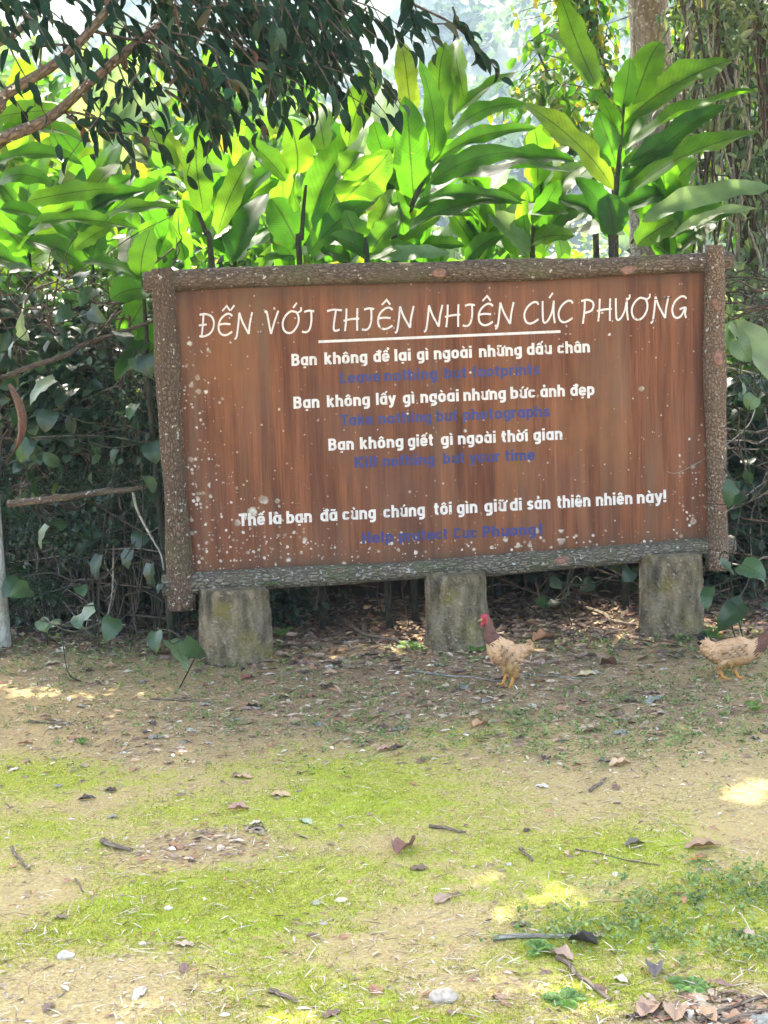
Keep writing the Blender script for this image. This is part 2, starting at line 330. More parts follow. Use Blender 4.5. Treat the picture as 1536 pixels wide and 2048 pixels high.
def panel_mat():
    m, n, l, b = mk('weathered_brown_board')
    uv = N(n, 'ShaderNodeUVMap'); sep = N(n, 'ShaderNodeSeparateXYZ'); l.new(uv.outputs[0], sep.inputs[0])      # metres: x along, y up
    U, V = sep.outputs[0], sep.outputs[1]
    def streak(sx, sy, det=5.0, off=0., rough=.6):
        mp = N(n, 'ShaderNodeMapping'); mp.inputs['Scale'].default_value = (sx, sy, 1); mp.inputs['Location'].default_value = (off, off*.7, off); l.new(uv.outputs[0], mp.inputs[0])
        t = N(n, 'ShaderNodeTexNoise', Scale=1.0, Detail=det, Roughness=rough); l.new(mp.outputs[0], t.inputs['Vector']); return t.outputs[0]
    a = streak(14, .9); r = ramp(n, [(.28, (.065, .026, .013)), (.42, (.118, .043, .019)), (.55, (.175, .066, .028)), (.72, (.235, .098, .044))]); l.new(a, r.inputs[0])
    fine = streak(120, 3.5, 4.0, 3.); ff = ramp(n, [(.3, (.72, .70, .68)), (.7, (1.2, 1.2, 1.2))]); l.new(fine, ff.inputs[0])
    o = mixc(n, l, 1.0, r.outputs[0], ff.outputs[0], 'MULTIPLY')
    dk = streak(8, .35, 3.0, 9.); o = mixc(n, l, math_(n, l, 'MULTIPLY', math_(n, l, 'SUBTRACT', dk, .53, True), 3.2, True), o, (.055, .032, .023))
    gy = streak(5.5, .5, 4.0, 17.); o = mixc(n, l, math_(n, l, 'MULTIPLY', math_(n, l, 'SUBTRACT', gy, .50, True), 4.0, True), o, (.16, .098, .056))
    orr = streak(2.2, 1.3, 4.0, 27.); o = mixc(n, l, math_(n, l, 'MULTIPLY', math_(n, l, 'SUBTRACT', orr, .52, True), 3.6, True), o, (.215, .095, .036))
    big = streak(1.5, 1.2, 4.0, 41.); o = mixc(n, l, math_(n, l, 'MULTIPLY', math_(n, l, 'SUBTRACT', big, .48, True), 2.4, True), o, (.155, .075, .045))
    # mottled dark brown along the bottom and top edges
    rim = math_(n, l, 'MINIMUM', V, math_(n, l, 'SUBTRACT', 1.36, V))
    e = math_(n, l, 'SUBTRACT', 1.0, math_(n, l, 'MULTIPLY', rim, 9.0), True)
    gn = streak(6, 6, 4.0, 5.)
    o = mixc(n, l, math_(n, l, 'MULTIPLY', math_(n, l, 'MULTIPLY', e, e), gn, True), o, (.065, .042, .024))
    # lichen spots: round pale colonies, thick in the lower corners and along the left side
    def spots(scale, thr, keep, off):
        mp = N(n, 'ShaderNodeMapping'); mp.inputs['Scale'].default_value = (scale, scale, 1); mp.inputs['Location'].default_value = (off, off, 0); l.new(uv.outputs[0], mp.inputs[0])
        v = N(n, 'ShaderNodeTexVoronoi', Scale=1.0, voronoi_dimensions='2D'); l.new(mp.outputs[0], v.inputs['Vector'])
        sc = N(n, 'ShaderNodeSeparateColor'); l.new(v.outputs['Color'], sc.inputs[0])
        wob = N(n, 'ShaderNodeTexNoise', Scale=70.0, Detail=2.0); l.new(uv.outputs[0], wob.inputs['Vector'])
        rad = math_(n, l, 'MULTIPLY', math_(n, l, 'MULTIPLY', sc.outputs[1], sc.outputs[1]), thr)
        inside = math_(n, l, 'MULTIPLY', math_(n, l, 'SUBTRACT', math_(n, l, 'ADD', rad, math_(n, l, 'MULTIPLY', math_(n, l, 'SUBTRACT', wob.outputs[0], .5), .34)), v.outputs['Distance']), 5.0, True)
        return math_(n, l, 'MULTIPLY', inside, math_(n, l, 'LESS_THAN', sc.outputs[0], keep))
    def corner(u0, v0, su, sv):
        du = math_(n, l, 'DIVIDE', math_(n, l, 'SUBTRACT', U, u0), su); dv = math_(n, l, 'DIVIDE', math_(n, l, 'SUBTRACT', V, v0), sv)
        s = math_(n, l, 'ADD', math_(n, l, 'MULTIPLY', du, du), math_(n, l, 'MULTIPLY', dv, dv))
        return math_(n, l, 'SUBTRACT', 1.0, s, True)
    dens = math_(n, l, 'MAXIMUM', corner(.12, .06, .70, .42), corner(2.72, .0, .22, .70))
    dens = math_(n, l, 'MAXIMUM', dens, math_(n, l, 'MULTIPLY', corner(.0, .5, .30, .75), .8))
    dens = math_(n, l, 'MAXIMUM', dens, math_(n, l, 'MULTIPLY', corner(.95, .0, .55, .16), .9))
    dens = math_(n, l, 'MAXIMUM', dens, math_(n, l, 'MULTIPLY', corner(1.8, .0, 1.1, .10), .7))
    dens = math_(n, l, 'ADD', dens, .012)
    s1 = spots(30., .60, math_(n, l, 'MULTIPLY', dens, .33), 0.); s2 = spots(58., .65, math_(n, l, 'MULTIPLY', dens, .48), 4.3); s3 = spots(85., .6, .035, 9.1)
    s4 = spots(17., .5, math_(n, l, 'MULTIPLY', dens, .10), 2.2)
    al = math_(n, l, 'MAXIMUM', math_(n, l, 'MAXIMUM', s1, s4), math_(n, l, 'MAXIMUM', s2, math_(n, l, 'MULTIPLY', s3, .5)))
    lich = N(n, 'ShaderNodeTexNoise', Scale=16.0, Detail=2.0); l.new(uv.outputs[0], lich.inputs['Vector'])
    lr = ramp(n, [(.38, (.26, .21, .15)), (.5, (.42, .38, .30)), (.62, (.66, .64, .56))]); l.new(lich.outputs[0], lr.inputs[0])
    o = mixc(n, l, math_(n, l, 'MULTIPLY', al, .78), o, lr.outputs[0])
    l.new(o, b.inputs['Base Color'])
    rr = ramp(n, [(.3, (.5, .5, .5)), (.7, (.75, .75, .75))]); l.new(fine, rr.inputs[0]); l.new(rr.outputs[0], b.inputs['Roughness']); b.inputs['Specular IOR Level'].default_value = .18
    bp = N(n, 'ShaderNodeBump', Strength=.25, Distance=.004); l.new(math_(n, l, 'ADD', fine, al), bp.inputs['Height']); l.new(bp.outputs[0], b.inputs['Normal'])
    return m
M['panel'] = panel_mat()

def paint_mat(name, col, wear, scale=26.):
    m, n, l, b = mk(name)
    tc = N(n, 'ShaderNodeTexCoord'); nz = N(n, 'ShaderNodeTexNoise', Scale=scale, Detail=5.0, Roughness=.65); l.new(tc.outputs['Object'], nz.inputs['Vector'])
    b.inputs['Roughness'].default_value = .6
    c = ramp(n, [(.35, tuple(x*.75 for x in col)), (.65, col)]); l.new(nz.outputs[0], c.inputs[0]); l.new(c.outputs[0], b.inputs['Base Color'])
    tr = N(n, 'ShaderNodeBsdfTransparent'); mx = N(n, 'ShaderNodeMixShader')
    f = math_(n, l, 'MULTIPLY', math_(n, l, 'SUBTRACT', nz.outputs[0], 1-wear), 7.0, True)
    l.new(f, mx.inputs[0]); l.new(b.outputs[0], mx.inputs[1]); l.new(tr.outputs[0], mx.inputs[2]); l.new(mx.outputs[0], n['Material Output'].inputs[0])
    return m
M['white'] = paint_mat('white_paint', (.68, .64, .57), .40)
M['blue'] = paint_mat('blue_paint', (.028, .036, .15), .30, 40.)
def plain(name, col, rough=.6):
    m, n, l, b = mk(name); b.inputs['Base Color'].default_value = (*col, 1); b.inputs['Roughness'].default_value = rough
    tc = N(n, 'ShaderNodeTexCoord'); nz = N(n, 'ShaderNodeTexNoise', Scale=50.0, Detail=4.0); l.new(tc.outputs['Object'], nz.inputs['Vector'])
    c = ramp(n, [(.3, tuple(x*.6 for x in col)), (.7, tuple(min(1, x*1.25) for x in col))]); l.new(nz.outputs[0], c.inputs[0]); l.new(c.outputs[0], b.inputs['Base Color'])
    return m
M['knot'] = plain('knot_wood', (.22, .115, .075), .7)
M['comb'] = plain('red_comb', (.42, .035, .045), .5)
M['beak'] = plain('beak_horn', (.42, .26, .10), .4)
M['eye'] = plain('eye_black', (.01, .008, .006), .2)

def ground_mat():
    m, n, l, b = mk('mossy_earth')
    tc = N(n, 'ShaderNodeTexCoord'); P = tc.outputs['Object']
    def noise(s, d=5.0, off=0., r=.6):
        mp = N(n, 'ShaderNodeMapping'); mp.inputs['Location'].default_value = (off, off, off); l.new(P, mp.inputs[0])
        t = N(n, 'ShaderNodeTexNoise', Scale=s, Detail=d, Roughness=r); l.new(mp.outputs[0], t.inputs['Vector']); return t.outputs[0]
    fine = noise(95., 5., 0, .7); mid = noise(16., 5., 3.); big = noise(2.6, 4., 7.)
    soil = ramp(n, [(.3, (.22, .155, .065)), (.5, (.41, .31, .135)), (.7, (.55, .44, .215))]); l.new(fine, soil.inputs[0])
    soil2 = mixc(n, l, math_(n, l, 'MULTIPLY', math_(n, l, 'SUBTRACT', big, .48, True), 4.0, True), soil.outputs[0], (.44, .33, .14))
    mask_attr = N(n, 'ShaderNodeAttribute', attribute_name='tint'); ws = N(n, 'ShaderNodeSeparateColor'); l.new(mask_attr.outputs['Color'], ws.inputs[0])
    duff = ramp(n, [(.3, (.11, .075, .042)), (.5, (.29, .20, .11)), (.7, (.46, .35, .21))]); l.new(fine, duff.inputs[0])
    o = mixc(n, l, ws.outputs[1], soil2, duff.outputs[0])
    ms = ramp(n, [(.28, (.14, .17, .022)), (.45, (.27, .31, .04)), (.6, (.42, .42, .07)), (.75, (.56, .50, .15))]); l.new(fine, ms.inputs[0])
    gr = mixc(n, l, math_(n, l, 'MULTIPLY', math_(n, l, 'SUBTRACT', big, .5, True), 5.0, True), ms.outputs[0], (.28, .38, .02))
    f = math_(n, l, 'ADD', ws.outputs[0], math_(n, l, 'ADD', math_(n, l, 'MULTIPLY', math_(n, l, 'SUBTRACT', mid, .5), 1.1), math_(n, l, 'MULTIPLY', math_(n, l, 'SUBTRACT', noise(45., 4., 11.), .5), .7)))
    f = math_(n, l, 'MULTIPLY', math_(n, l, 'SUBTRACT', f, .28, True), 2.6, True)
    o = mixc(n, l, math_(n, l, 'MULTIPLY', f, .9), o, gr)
    o = mixc(n, l, ws.outputs[2], o, (.05, .036, .024))  # earth colour darkens towards the back, behind the sign
    l.new(o, b.inputs['Base Color']); b.inputs['Roughness'].default_value = .95; b.inputs['Specular IOR Level'].default_value = .1
    bp = N(n, 'ShaderNodeBump', Strength=.8, Distance=.02); l.new(math_(n, l, 'ADD', math_(n, l, 'MULTIPLY', fine, .5), mid), bp.inputs['Height']); l.new(bp.outputs[0], b.inputs['Normal'])
    return m
M['ground'] = ground_mat()

# ================================================================== GROUND
def pxblob(x, y, blobs):
    """sum of soft ellipses given where they lie on the ground (photo pixels -> metres)"""
    out = np.zeros_like(x)
    for (px, py, rx, ry, amp) in blobs:
        c = ground(px, py); ex = abs(ground(px+rx, py)[0]-c[0]); ey = abs(ground(px, py-ry)[1]-ground(px, py+ry)[1])/2
        out = np.maximum(out, amp*np.exp(-(((x-c[0])/ex)**2+((y-c[1])/ey)**2)*1.1))
    return out
MOSS = [(768, 1800, 1100, 290, .68), (350, 1610, 420, 60, .6), (500, 1760, 420, 110, .5), (900, 1560, 500, 90, .42), (1200, 1900, 420, 150, .5), (200, 1860, 300, 110, .4), (120, 1560, 280, 75, .8), (60, 1650, 200, 60, .8), (640, 1630, 330, 90, .95), (260, 1560, 200, 60, .7), (850, 1760, 220, 70, .8), (620, 1800, 200, 60, .6), (300, 1770, 170, 70, .55), (1010, 1620, 200, 60, .5),
        (1250, 1850, 330, 75, .95), (1380, 1790, 220, 60, .8), (1100, 1900, 230, 80, .85), (1200, 1980, 200, 60, .8), (500, 1900, 160, 60, .55), (760, 1540, 300, 70, .55), (560, 1490, 160, 35, .5), (880, 1480, 180, 60, .45), (1250, 1580, 250, 60, .4), (150, 1860, 150, 40, .35), (1480, 1880, 120, 110, .7), (900, 2040, 200, 30, .7), (330, 2040, 160, 30, .6), (1300, 1680, 200, 50, .35), (450, 1540, 130, 40, .5)]
BARE = [(960, 1760, 230, 50, .8), (880, 1830, 170, 40, .8), (400, 1700, 150, 40, .7), (130, 1960, 240, 70, .8), (300, 1500, 200, 40, .8), (1480, 1640, 150, 60, .6), (700, 1900, 140, 45, .6), (760, 1690, 60, 30, .3), (1180, 1770, 120, 40, .6), (60, 1770, 110, 60, .6), (880, 1980, 120, 40, .4)]
DUFF = [(820, 1395, 950, 85, .85), (900, 1330, 700, 55, 1.0), (1300, 1400, 350, 70, .9), (600, 1380, 400, 50, .8), (400, 1690, 140, 35, .6), (290, 1490, 160, 30, .6), (100, 1350, 260, 50, .7), (1450, 2030, 140, 50, .9), (900, 1230, 900, 90, 1.0), (1100, 1480, 300, 60, .45)]
def masks(x, y):
    x = np.asarray(x, float); y = np.asarray(y, float)
    m = np.clip(pxblob(x, y, MOSS)-pxblob(x, y, BARE)*.55+.26*np.sin(3.1*x+1.3*np.sin(2.3*y))*np.sin(4.7*y+1.1*np.sin(3.3*x)), 0, 1); d = pxblob(x, y, DUFF)
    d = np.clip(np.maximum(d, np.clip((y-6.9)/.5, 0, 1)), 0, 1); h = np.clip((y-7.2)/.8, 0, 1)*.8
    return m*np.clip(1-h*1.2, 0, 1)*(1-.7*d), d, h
def build_ground():
    mb = MB()
    def ax(near, far): return np.concatenate([near, far])
    xs = np.concatenate([-np.geomspace(2.6, 900, 26)[::-1], np.arange(-2.58, 2.6, .022), np.geomspace(2.6, 900, 26)])
    ys = np.concatenate([-np.geomspace(.5, 400, 14)[::-1], np.arange(0, 2.6, .2), np.arange(2.6, 8.6, .022), np.geomspace(8.6, 1200, 34)])
    X, Y = np.meshgrid(xs, ys); n = rng.normal(size=X.shape)*.0012
    for _ in range(1): n = (n+np.roll(n, 1, 0)+np.roll(n, 1, 1)+np.roll(n, -1, 0))/2.2
    Z = gz(X, Y)+n*np.clip(1-np.abs(X)/2.6, 0, 1)*(Y < 8.6)
    m, d, h = masks(X.ravel(), Y.ravel())
    ny, nx = X.shape; i, j = np.meshgrid(np.arange(ny-1), np.arange(nx-1), indexing='ij'); b = (i*nx+j).ravel()
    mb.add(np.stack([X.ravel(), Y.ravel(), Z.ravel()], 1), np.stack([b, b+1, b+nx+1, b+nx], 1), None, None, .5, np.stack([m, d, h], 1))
    o = mb.obj('ground', M['ground']); o['kind'] = 'structure'
build_ground()

# ================================================================== SIGN
sign_org = SG.copy(); sign_org[2] = 0
sign = thing('sign_board', 'large weathered brown notice board framed with imitation bark logs, standing on three stumps', 'sign', sign_org)
PC = [onsign(346, 572), onsign(1414, 526), onsign(1418, 1092), onsign(374, 1158)]       # panel corners TL TR BR BL
def build_panel():
    mb = MB(); nx, ny = 12, 8
    def q(u, v): return (PC[3]*(1-u)+PC[2]*u)*(1-v)+(PC[0]*(1-u)+PC[1]*u)*v
    G = np.array([[q(i/nx, j/ny) for i in range(nx+1)] for j in range(ny+1)]).reshape(-1, 3)
    uv = np.array([[i/nx*2.72, j/ny*1.45-.035] for j in range(ny+1) for i in range(nx+1)])
    m = nx+1; f = [[j*m+i, j*m+i+1, (j+1)*m+i+1, (j+1)*m+i] for j in range(ny) for i in range(nx)]
    mb.add(G, f, None, uv); mb.add(G-SN*.05, [[a, d, c, b] for a, b, c, d in f], None, uv)
    k = len(G); ring = [i for i in range(m)]+[j*m+nx for j in range(1, ny+1)]+[ny*m+i for i in range(nx-1, -1, -1)]+[j*m for j in range(ny-1, 0, -1)]
    mb2 = [[ring[i], k+ring[i], k+ring[(i+1) % len(ring)], ring[(i+1) % len(ring)]] for i in range(len(ring))]
    mb.Q.append(np.array(mb2)); return mb.obj('panel', M['panel'], sign, smooth=False)
panel = build_panel()
def log(name, p0, p1, r0, r1, mat, off, seed, noise=.06, bow=0.0):
    a, b = onsign(*p0, off), onsign(*p1, off); n = 60
    t = np.linspace(0, 1, n)[:, None]; P = a*(1-t)+b*t
    r_ = np.random.default_rng(seed); ph = r_.uniform(0, 6, 4)
    P[:, 2] += .012*np.sin(t[:, 0]*5+ph[0])+bow*np.sin(PI*t[:, 0]); P += SN*(.008*np.sin(t*7+ph[1]))
    rad = (r0*(1-t)+r1*t)[:, 0]*(1+.05*np.sin(t[:, 0]*9+ph[2])+.03*np.sin(t[:, 0]*23+ph[3]))
    rad[0] *= .86; rad[-1] *= .86; P[1] = P[0]+(P[1]-P[0])*.3; P[-2] = P[-1]+(P[-2]-P[-1])*.3
    mb = MB(); tube(mb, P, rad, 28, noise, True, .5, seed, 5.); return mb.obj(name, mat, sign)
top = log('top_log', (287, 568), (1463, 519), .055, .052, M['log'], .005, 11)
low = log('bottom_log', (325, 1176), (1468, 1089), .056, .050, M['log_low'], .012, 12)
lp = log('side_log', (324, 533), (364, 1217), .058, .068, M['log_left'], .035, 13); lp['label'] = 'left upright log, damp and dark with white lichen flecks'
rp = log('side_log', (1428, 486), (1434, 1137), .053, .058, M['log_right'], .035, 14); rp['label'] = 'right upright log of lighter brown with cut knots'
def knot(parent, px, py, off, rx, rz, tilt=0.0):
    """sawn branch stub: raised bark collar round a reddish cut face"""
    c = onsign(px, py, off); mb = MB(); prof_ = [(1.25, -.025), (1.12, .004), (.98, .013), (.86, .010), (.80, .006), (.45, .010), (.15, .013)]
    n = 20; a = np.linspace(0, 2*PI, n, endpoint=False); U = SU*math.cos(tilt)+np.array([0, 0, 1])*math.sin(tilt); Zv = -SU*math.sin(tilt)+np.array([0, 0, 1])*math.cos(tilt)
    V = []; 
    for k, (r, h) in enumerate(prof_):
        w = 1+.09*np.sin(3*a+px)+.05*np.sin(5*a+py)
        V.append(c+np.outer(np.cos(a)*rx*r*w, U)+np.outer(np.sin(a)*rz*r*w, Zv)+SN*h)
    V = np.concatenate(V+[[c+SN*.013]]); q = [[k*n+i, k*n+(i+1) % n, (k+1)*n+(i+1) % n, (k+1)*n+i] for k in range(len(prof_)-1) for i in range(n)]
    kk = (len(prof_)-1)*n; t = [[kk+i, kk+(i+1) % n, len(V)-1] for i in range(n)]
    mb.add(V, q, t, None); mb.obj('knot', M['knot'], parent)
knot(top, 878, 546, .062, .032, .020); knot(top, 1257, 540, .060, .036, .019, .1)
knot(rp, 1437, 716, .088, .024, .040, .15); knot(rp, 1441, 1010, .088, .020, .030); knot(rp, 1432, 610, .084, .016, .03, .4)
knot(low, 1123, 1122, .050, .038, .022); knot(low, 676, 1146, .055, .032, .017)

def stump(px, ptop, pw, pbase, bw, label, seed):
    base = ground(px, pbase); base = SG+SU*np.dot(base-SG, SU)+SN*.02; s = F/7.25
    zt = onsign(px, ptop, .12)[2]; r0, r1 = bw/2/s, pw/2/s
    o = thing('stump_pedestal', label, 'pedestal', (base[0], base[1], 0), 'concrete stumps under the sign')
    mb = MB(); h = np.array([-.12, 0, .04, .1, .16, .22, .27, .31, .335, .35])/.35
    P = [base*[1, 1, 0]+[0, 0, zt*v] for v in h]; rad = [r0*1.03 if v <= 0 else r0+(r1-r0)*min(1, v*1.2) for v in h]; rad[-2] *= .985; rad[-1] *= .93
    tube(mb, smooth_path(P, 8), np.interp(np.linspace(0, 1, 73), np.linspace(0, 1, 10), rad), 72, .035, True, .5, seed, 7.); V = mb.V[0]; r_ = np.random.default_rng(seed); d = V-base; rr = np.hypot(d[:, 0], d[:, 1])+1e-6; an = np.arctan2(d[:, 1], d[:, 0]); z = V[:, 2]; ph = r_.uniform(0, 6, 6)
    g = .5*np.sin(an*9+ph[0]+2.2*np.sin(z*9+ph[1]))+.4*np.sin(an*17+ph[2]+1.5*np.sin(z*21+ph[3]))+.3*np.sin(z*38+an*4+ph[4]); g = -np.clip(-g-.15, 0, 1)*.012+.003*np.sin(an*31+z*70)+r_.normal(size=len(V))*.0007; f_ = (rr+g*np.clip(rr*20, 0, 1))/rr; V[:, 0] = base[0]+d[:, 0]*f_; V[:, 1] = base[1]+d[:, 1]*f_
    b = mb.obj('post_body', M['stump'], o); return o
stump(474, 1178, 137, 1330, 146, 'brown mossy stump pedestal at the left end of the sign, streaked with damp', 21)
stump(923, 1148, 124, 1302, 138, 'stump pedestal under the middle of the sign, behind the chicken with the red comb', 22)
stump(1364, 1110, 126, 1277, 132, 'stump pedestal at the right end of the sign, with one big white lichen spot', 23)

# ---- lettering: letters are drawn with strokes (cap height 1, x height .74)
def arc(cx, cy, rx, ry, a0, a1, n=7): return [(cx+rx*math.cos(math.radians(a0+(a1-a0)*i/n)), cy+ry*math.sin(math.radians(a0+(a1-a0)*i/n))) for i in range(n+1)]
X0, X1, XH = .10, .44, .645
def bowl(x0=X0, x1=X1, y0=.095, y1=XH, r=.16):
    return arc(x1-r, y1-r, r, r, 0, 90, 4)+arc(x0+r, y1-r, r, r, 90, 180, 4)+arc(x0+r, y0+r, r, r, 180, 270, 4)+arc(x1-r, y0+r, r, r, 270, 360, 4)+[(x1, y1-r)]
def arch(x0, x1): return [(x0, .42)]+arc(x0+.17, XH-.17, .17, .17, 180, 90, 4)[1:]+arc(x1-.17, XH-.17, .17, .17, 90, 0, 4)+[(x1, 0)]
G = {
 'a': (.54, [bowl(), [(X1, 0), (X1, .74)]]), 'b': (.54, [bowl(), [(X0, 0), (X0, 1)]]), 'd': (.54, [bowl(), [(X1, 0), (X1, 1)]]),
 'c': (.50, [arc(.25, XH-.15, .16, .15, 10, 90, 4)+arc(.26, XH-.16, .16, .16, 90, 180, 4)+arc(.26, .255, .16, .16, 180, 270, 4)+arc(.25, .245, .16, .15, 270, 350, 4)]),
 'e': (.53, [[(X0, .36), (X1, .36)]+arc(X1-.16, XH-.16, .16, .16, 0, 90, 4)+arc(X0+.16, XH-.16, .16, .16, 90, 180, 4)+arc(X0+.16, .255, .16, .16, 180, 270, 4)+arc(X1-.16, .24, .16, .145, 270, 345, 4)]),
 'f': (.36, [arc(.31, .76, .15, .145, 80, 180, 5)+[(.16, 0)], [(.02, .66), (.34, .66)]]),
 'g': (.54, [bowl(), [(X1, .74), (X1, -.05)]+arc(X1-.16, -.04, .16, .15, 0, -90, 4)[1:]+[(.12, -.18)]]),
 'h': (.54, [[(X0, 0), (X0, 1)], arch(X0, X1)]), 'i': (.21, [[(.105, 0), (.105, .74)], [(.105, .84), (.105, 1.0)]]), '\u0131': (.21, [[(.105, 0), (.105, .74)]]),
 'k': (.52, [[(X0, 0), (X0, 1)], [(.42, .74), (.14, .37)], [(.20, .44), (.45, 0)]]), 'l': (.21, [[(.105, 0), (.105, 1)]]),
 'm': (.84, [[(X0, 0), (X0, .74)], arch(X0, .42), arch(.42, .74)]), 'n': (.54, [[(X0, 0), (X0, .74)], arch(X0, X1)]), 'o': (.54, [bowl()]),
 'p': (.54, [bowl(), [(X0, -.24), (X0, .74)]]), 'r': (.36, [[(X0, 0), (X0, .74)], [(X0, .40)]+arc(.28, .46, .18, .185, 180, 92, 5)+[(.34, .645)]]),
 's': (.48, [arc(.26, .52, .15, .125, 20, 180, 6)+[(.115, .46), (.37, .30)]+arc(.23, .23, .15, .135, 10, -160, 6)]),
 't': (.36, [[(.16, .95), (.16, .22)]+arc(.29, .22, .13, .125, 180, 280, 4), [(.02, .66), (.34, .66)]]),
 'u': (.54, [[(X0, .74), (X0, .26)]+arc(.27, .265, .17, .17, 180, 360, 8)+[(X1, .74)], [(X1, 0), (X1, .4)]]),
 'v': (.50, [[(.06, .74), (.25, .04)], [(.44, .74), (.25, .04)]]), 'y': (.50, [[(.06, .74), (.26, .06)], [(.45, .74), (.24, -.10), (.17, -.175), (.05, -.175)]]),
 'B': (.60, [[(.105, 0), (.105, 1)], [(.105, .905), (.32, .905)]+arc(.32, .725, .15, .18, 90, -90, 6)+[(.105, .54)], [(.105, .53), (.33, .53)]+arc(.33, .313, .165, .217, 90, -90, 6)+[(.105, .096)]]),
 'T': (.56, [[(0, .905), (.56, .905)], [(.28, .9), (.28, 0)]]), 'L': (.48, [[(.105, 1), (.105, .095)], [(.02, .095), (.46, .095)]]),
 'K': (.60, [[(.105, 0), (.105, 1)], [(.52, 1), (.15, .48)], [(.22, .58), (.55, 0)]]), 'H': (.60, [[(.105, 0), (.105, 1)], [(.495, 0), (.495, 1)], [(.105, .52), (.495, .52)]]),
 'C': (.56, [arc(.28, .72, .185, .185, 10, 90, 4)+arc(.29, .71, .185, .195, 90, 180, 4)+arc(.29, .29, .185, .195, 180, 270, 4)+arc(.28, .28, .185, .185, 270, 350, 4)]),
 'P': (.57, [[(.105, 0), (.105, 1)], [(.105, .905), (.31, .905)]+arc(.31, .66, .16, .245, 90, -90, 7)+[(.105, .42)]]), '!': (.22, [[(.11, .28), (.11, 1)], [(.11, 0), (.11, .17)]]),
}
MARK = {'\u0302': [[(-.15, .80), (0, .93), (.15, .80)]], '\u0301': [[(-.04, .82), (.09, .98)]], '\u0300': [[(.04, .82), (-.09, .98)]], '\u0309': [[(-.07, .96), (.02, 1.0), (.06, .93), (.0, .87), (0, .82)]],
        '\u0303': [[(-.16, .83), (-.08, .90), (.06, .84), (.15, .91)]], '\u0323': [[(0, -.22), (0, -.10)]]}
def ribbon(mb, pts, hw, mapf, z, closed=False):
    P = [np.array(p, float) for p in pts]; Q = [P[0]]
    for p in P[1:]:
        if np.linalg.norm(p-Q[-1]) > 1e-4: Q.append(p)
    n = len(Q); Lf, Rt = [], []
    cl = n > 3 and np.linalg.norm(Q[0]-Q[-1]) < 1e-3
    for i in range(n):
        a = Q[i]-Q[i-1] if i > 0 else (Q[-1]-Q[-2] if cl else Q[1]-Q[0]); b = Q[i+1]-Q[i] if i < n-1 else (Q[1]-Q[0] if cl else Q[-1]-Q[-2])
        a, b = a/np.linalg.norm(a), b/np.linalg.norm(b); t = a+b; t = b if np.linalg.norm(t) < 1e-6 else t/np.linalg.norm(t)
        nn = np.array([-t[1], t[0]]); k = min(1.6, 1/max(.3, np.dot(nn, np.array([-b[1], b[0]]))))
        Lf.append(Q[i]+nn*hw*k); Rt.append(Q[i]-nn*hw*k)
    V = [mapf(p, z) for pr in zip(Rt, Lf) for p in pr]
    mb.add(V, [[2*i, 2*i+2, 2*i+3, 2*i+1] for i in range(n-1)])
def decompose(ch):
    if ch in 'đĐ': return ('d' if ch == 'đ' else 'D'), ['bar']
    d = unicodedata.normalize('NFD', ch); return d[0], list(d[1:])
def draw_word(mb, word, x0, x1, base, cap, hw=.096, lean=.028):
    """word between photo pixels x0..x1 over baseline function base(x)"""
    adv = 0; items = []
    for ch in word:
        g, marks = decompose(ch); g2 = '\u0131' if g == 'i' and marks and marks != ['\u0323'] else g
        w, st = G[g2]; items.append((adv, w, st, marks, g)); adv += w+.075
    adv -= .075; sx = (x1-x0)/adv; z = 0
    def mapf(p, zz):
        y = p[1]*cap; px = x0+p[0]*sx-lean*y; return onsign(px, base(px)-y, .0015+zz*.00012)
    for a, w, st, marks, g in items:
        tall = g in 'bdhkl'
        for s in st: ribbon(mb, [(a+x, y) for x, y in s], hw, mapf, z); z = (z+1) % 8
        shift = 0; cx = w/2
        top = [m for m in marks if m in MARK and m != '\u0323']
        for m in marks:
            if m == 'bar': ribbon(mb, [(a+.22, .86), (a+.60, .86)], hw*.62, mapf, z); z = (z+1) % 8; continue
            if m == '\u031b': ribbon(mb, [(a+w-.10, .70), (a+w+.02, .74), (a+w+.06, .88)], hw*.6, mapf, z); z = (z+1) % 8; continue
            for s in MARK[m]:
                dx, dy = 0, 0
                if m in ('\u0301', '\u0300', '\u0309', '\u0303') and '\u0302' in marks: dx, dy = (.16 if m != '\u0300' else -.16), .13
                if '\u031b' in marks and m != '\u0323': dx -= .05
                ribbon(mb, [(a+cx+x+dx, y+dy) for x, y in s], hw*(.95 if m == '\u0323' else .62), mapf, z); z = (z+1) % 8
def text_line(name, words, bx0, by0, bx1, by1, cap, mat, label):
    mb = MB(); base = lambda x: by0+(by1-by0)*(x-bx0)/(bx1-bx0)
    for w, a, b in words: draw_word(mb, w, a, b, base, cap)
    o = mb.obj('lettering', mat, panel, smooth=False); o['label'] = label
text_line('l1', [('Bạn', 583, 634), ('không', 649, 735), ('để', 747, 779), ('lại', 789, 822), ('gì', 834, 857), ('ngoài', 868, 944), ('những', 958, 1044), ('dấu', 1054, 1104), ('chân', 1115, 1180)], 583, 732, 1180, 704.5, 24, M['white'], 'white line Bạn không để lại gì ngoài những dấu chân')
text_line('l2', [('Leave', 680, 761), ('nothing', 769, 875), ('but', 888, 934), ('footprints', 944, 1080)], 680, 767, 1080, 749, 22.5, M['blue'], 'faded blue line Leave nothing but footprints')
text_line('l3', [('Bạn', 587, 639), ('không', 654, 740), ('lấy', 752, 791), ('gì', 806, 829), ('ngòai', 841, 918), ('nhưng', 927, 1012), ('bức', 1021, 1071), ('ảnh', 1081, 1130), ('đẹp', 1141, 1189)], 587, 817.5, 1189, 790, 24, M['white'], 'white line Bạn không lấy gì ngòai nhưng bức ảnh đẹp')
